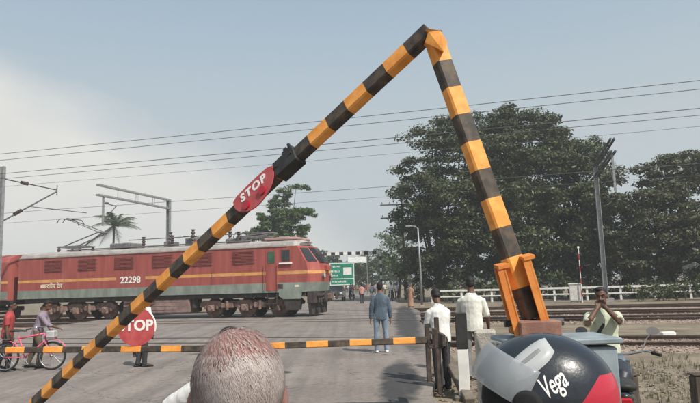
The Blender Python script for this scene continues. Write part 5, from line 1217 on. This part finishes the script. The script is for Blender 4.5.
# balding man close to the camera, seen from behind
q = at(237, 360, 1.03); skin_pate = M('skin_pate', (0.17, 0.078, 0.068), 0.5, scale=13, col2=(.27, .145, .125), spec=.45, bump=.1, bscale=220)
Hb = 1.672
pbm, hcb, hdb, _ = human('balding grey-haired man close up, seen from behind at the bottom of the picture', (q.x, 1.03, 0), R(6), Hb, cloth('shirt_cream', (.55, .52, .46)), c_grey, skin=skin_pate, bare_head=True, vox=.005, hyaw=R(8), hpitch=.05, sleeve=.9)
def hairmat():
    m = bpy.data.materials.new('hair_grey_henna'); m.use_nodes = True; t = m.node_tree; L = t.links; b = t.nodes['Principled BSDF']; b.inputs['Roughness'].default_value = .75; b.inputs['Specular IOR Level'].default_value = .15
    g = t.nodes.new('ShaderNodeNewGeometry'); c = t.nodes.new('ShaderNodeTexCoord'); n = t.nodes.new('ShaderNodeTexNoise'); n.inputs['Scale'].default_value = 14; L.new(c.outputs['Object'], n.inputs['Vector'])
    r = t.nodes.new('ShaderNodeValToRGB'); e = r.color_ramp.elements; e[0].position = .25; e[0].color = (.13, .085, .07, 1); e[1].position = .8; e[1].color = (.58, .53, .50, 1); k = e.new(.48); k.color = (.38, .31, .285, 1)
    a = t.nodes.new('ShaderNodeMath'); a.operation = 'MULTIPLY_ADD'; a.inputs[1].default_value = .35; L.new(g.outputs['Random Per Island'], a.inputs[0])
    s = t.nodes.new('ShaderNodeMath'); s.operation = 'MULTIPLY'; s.inputs[1].default_value = .75; L.new(n.outputs['Fac'], s.inputs[0]); L.new(s.outputs[0], a.inputs[2]); L.new(a.outputs[0], r.inputs[0]); L.new(r.outputs[0], b.inputs['Base Color']); return m
m_gh = hairmat()
def hair_strands(parent, hc, hd, H, count, seed):
    r_ = random.Random(seed); V = []; F = []; rx, ry, rz = .0452 * H, .0562 * H, .0532 * H; c0 = Vector((0, -.006, .014)) * H
    for i in range(count):
        d = Vector((r_.gauss(0, 1), r_.gauss(0, 1), r_.gauss(0, 1))).normalized()
        if d.y > .62 and d.z < .55: continue                       # face
        if d.z < -.75: continue
        pate = d.z > .42 - .25 * max(0, d.y) - .25 * max(0, -d.x) + .12 * noise.noise(d * 3)
        if pate and r_.random() > .10 + .25 * (d.z < .55): continue
        if d.y > .1 and abs(d.x) > .8 and d.z < .1: continue        # ears
        p = c0 + Vector((d.x * rx, d.y * ry, d.z * rz)); nrm = Vector((d.x / rx, d.y / ry, d.z / rz)).normalized()
        flow = Vector((d.x * .4 + r_.gauss(0, .12) + .35, -.5 + r_.gauss(0, .12), -.9 + r_.gauss(0, .1))); flow = (flow - nrm * flow.dot(nrm)).normalized()
        ln = r_.uniform(.010, .020) * (.7 if pate else 1.2); s = flow.cross(nrm) * .00026
        q = [p, p + flow * ln * .45 + nrm * .0013, p + flow * ln * .8 + nrm * .0014, p + flow * ln + nrm * r_.uniform(.0003, .0016)]
        j = len(V)
        for k, x in enumerate(q):
            wd = (1, .9, .6, .15)[k]; V += [hc + hd @ (x - s * wd), hc + hd @ (x + s * wd)]
        F += [(j, j + 1, j + 3, j + 2), (j + 2, j + 3, j + 5, j + 4), (j + 4, j + 5, j + 7, j + 6)]
    me = bpy.data.meshes.new('hair'); me.from_pydata([tuple(v) for v in V], [], F); me.materials.append(m_gh); o = bpy.data.objects.new('hair', me); COL.objects.link(o); o.parent = parent; return o
hair_strands(pbm, hcb, hdb, Hb, 60000, 3)

# helmeted rider close to the camera
hcen = at(544, 395, 1.5)
Hh = (hcen.z + .0) / .925
prd, hch, hdh, _ = human('helmeted rider close to the camera in a dark red jacket, only the head in view', (hcen.x, hcen.y, 0), R(70), Hh, cloth('jacket_red', (.20, .03, .035)), c_dark, vox=.010, bare_head=True, sleeve=1.9)
hm = thing('helmet', 'dark blue crash helmet with white script and red back, close to the camera', 'helmet', hcen, R(163))
m_hb = M('helmet_navy', (.012, .015, .022), .3, coat=.5, scale=9, col2=(.035, .037, .04), lo=.45, hi=.8, bump=.05, bscale=120); m_hr = M('helmet_red', (.42, .02, .04), .28, coat=.7, var=.15, scale=4); m_hk = M('helmet_lining', (.015, .015, .016), .9)
HX, HY, HZ_ = .168, .130, .145
def hpnt(x, z, k=1.0, side=1):
    v = max(0.0, 1 - (x / HX) ** 2 - (z / HZ_) ** 2); return Vector((x * k, side * HY * math.sqrt(v) * k, z * k))
m_ = MB(); sg, rg = 72, 48
for i in range(rg + 1):
    th = math.pi * i / rg
    for k in range(sg): a = 2 * math.pi * k / sg; m_.v.append(Vector((HX * math.sin(th) * math.cos(a) * (1 + .05 * math.cos(th) * 0), HY * math.sin(th) * math.sin(a), HZ_ * math.cos(th))))
for i in range(rg):
    for k in range(sg):
        f = (i * sg + k, (i + 1) * sg + k, (i + 1) * sg + (k + 1) % sg, i * sg + (k + 1) % sg); c = sum((m_.v[j] for j in f), Vector()) / 4
        if c.z < -.125: continue
        if c.x > .055 and -.075 < c.z < .045 and abs(c.y) < .118: continue
        red = False
        m_.f.append(f); m_.m.append(1 if red else 0)
t = m_hb.node_tree; tcn = t.nodes.new('ShaderNodeTexCoord'); sx = t.nodes.new('ShaderNodeSeparateXYZ'); t.links.new(tcn.outputs['Object'], sx.inputs[0])
def hmath(op, a, b_):
    n = t.nodes.new('ShaderNodeMath'); n.operation = op
    for i, v in enumerate((a, b_)):
        if isinstance(v, (int, float)): n.inputs[i].default_value = v
        else: t.links.new(v, n.inputs[i])
    return n.outputs[0]
# moulded two-colour paint: the red field wraps the lower back of the shell
edge_ = hmath('ADD', hmath('MULTIPLY', sx.outputs['X'], -1.25), -.094); msk = hmath('MULTIPLY', hmath('LESS_THAN', sx.outputs['Z'], edge_), hmath('LESS_THAN', sx.outputs['Z'], .058)); msk = hmath('MULTIPLY', msk, hmath('LESS_THAN', sx.outputs['X'], -.045))
mxn = t.nodes.new('ShaderNodeMix'); mxn.data_type = 'RGBA'; bs = t.nodes['Principled BSDF']; old = bs.inputs['Base Color'].links[0].from_socket; t.links.new(msk, mxn.inputs['Factor']); t.links.new(old, mxn.inputs['A']); mxn.inputs['B'].default_value = (.40, .02, .04, 1); t.links.new(mxn.outputs['Result'], bs.inputs['Base Color'])
sh_ = m_.build('shell', [m_hb, m_hr], hm, smooth=True); so_ = sh_.modifiers.new('thick', 'SOLIDIFY'); so_.thickness = .016; so_.offset = -1
m_ = MB(); m_.ell((0, 0, -.01), (HX - .02, HY - .018, HZ_ - .02), 24, 16); m_.build('lining', m_hk, hm, smooth=True)
m_vis = M('visor_smoke', (.42, .44, .45), .12, spec=.6, alpha=.42, var=.1)
m_ = MB(); rot = Matrix.Rotation(R(-26), 3, 'Y'); na, ne = 24, 10
for j in range(ne + 1):
    el = R(-10 + 34 * j / ne)
    for i in range(na + 1):
        a = R(-78 + 156 * i / na); m_.v.append(rot @ Vector((HX * 1.06 * math.cos(el) * math.cos(a), HY * 1.07 * math.cos(el) * math.sin(a), HZ_ * 1.06 * math.sin(el))))
m_.f = [(j * (na + 1) + i, j * (na + 1) + i + 1, (j + 1) * (na + 1) + i + 1, (j + 1) * (na + 1) + i) for j in range(ne) for i in range(na)]; m_.m = [0] * len(m_.f)
vi = m_.build('visor', m_vis, hm, smooth=True); so_ = vi.modifiers.new('thick', 'SOLIDIFY'); so_.thickness = .003
for s in (-1, 1):
    c = hpnt(.035, .0, 1.0, s); nn = Vector((c.x / HX ** 2, c.y / HY ** 2, c.z / HZ_ ** 2)).normalized(); m_ = MB(); m_.tube([c - nn * .004, c + nn * .012, c + nn * .016], [.034, .032, .024], 20); m_.build('visor_pivot', m_hk, hm, smooth=True)
    m_ = MB(); m_.tube([c + nn * .016, c + nn * .019], .008, 10); m_.build('screw', m_chrome, hm)
def patch(name, xc, zc, lx, lz, tilt, lift, mat, nx=10, nz=6, side=1):
    m_ = MB(); ct, st_2 = math.cos(tilt), math.sin(tilt); grid = []
    for j in range(nz + 1):
        for i in range(nx + 1):
            a, b_ = (i / nx - .5), (j / nz - .5); wd = 1 - .35 * (2 * abs(a)) ** 3
            x = xc + (a * lx) * -ct + b_ * lz * wd * st_2; z = zc + a * lx * st_2 + b_ * lz * wd * ct; grid.append((x, z))
    e = lambda i, j: 0 if i in (0, nx) or j in (0, nz) else 1
    m_.v = [hpnt(x, z, 1.004 + lift * e(i % (nx + 1), i // (nx + 1)), side) for i, (x, z) in enumerate(grid)]
    m_.f = [(j * (nx + 1) + i, j * (nx + 1) + i + 1, (j + 1) * (nx + 1) + i + 1, (j + 1) * (nx + 1) + i) for j in range(nz) for i in range(nx)]; m_.m = [0] * len(m_.f)
    return fixn(m_.build(name, mat, hm, smooth=True))
for s in (1, -1):
    patch('top_vent', .022, .093, .105, .050, R(36), .05, M('vent_grey', (.36, .37, .37), .4, var=.12), side=s)
    patch('vent_slot', .022, .095, .06, .010, R(36), .065, M('vent_dark', (.2, .2, .2), .5), side=s)
    patch('chin_vent', .10, -.098, .05, .02, R(10), .04, m_hk, side=s)
# white script on the near side, wrapped on the shell
lt = text_mesh('script_lettering', 'Vega', .062, m_num, hm, .0, None, shear=.35, bold=.0007, spacing=.95)
import bmesh
bm = bmesh.new(); bm.from_mesh(lt.data); bmesh.ops.triangulate(bm, faces=bm.faces); bmesh.ops.subdivide_edges(bm, edges=bm.edges, cuts=2, use_grid_fill=True)
ct, s_t = math.cos(R(33)), math.sin(R(33))
for v in bm.verts:
    a, b_ = v.co.x * .52, v.co.y * 1.0; x = -.020 - (a * ct - b_ * s_t); z = .044 + a * s_t + b_ * ct; v.co = hpnt(x, z, 1.008)
bm.to_mesh(lt.data); bm.free()

# ================================================================== HAZE
m_hz = bpy.data.materials.new('haze_air'); m_hz.use_nodes = True; t = m_hz.node_tree; t.nodes.clear()
pv = t.nodes.new('ShaderNodeVolumePrincipled'); pv.inputs['Color'].default_value = (.93, .95, .96, 1); pv.inputs['Density'].default_value = 0.0013; pv.inputs['Anisotropy'].default_value = 0.2
t.links.new(pv.outputs[0], t.nodes.new('ShaderNodeOutputMaterial').inputs['Volume'])
m_ = MB(); m_.box((0, 700, 11.5), (2900, 1900, 26.0)); hz_o = m_.build('haze', m_hz); tag(hz_o, 'thin pale haze hanging over the crossing', 'haze', kind='stuff')
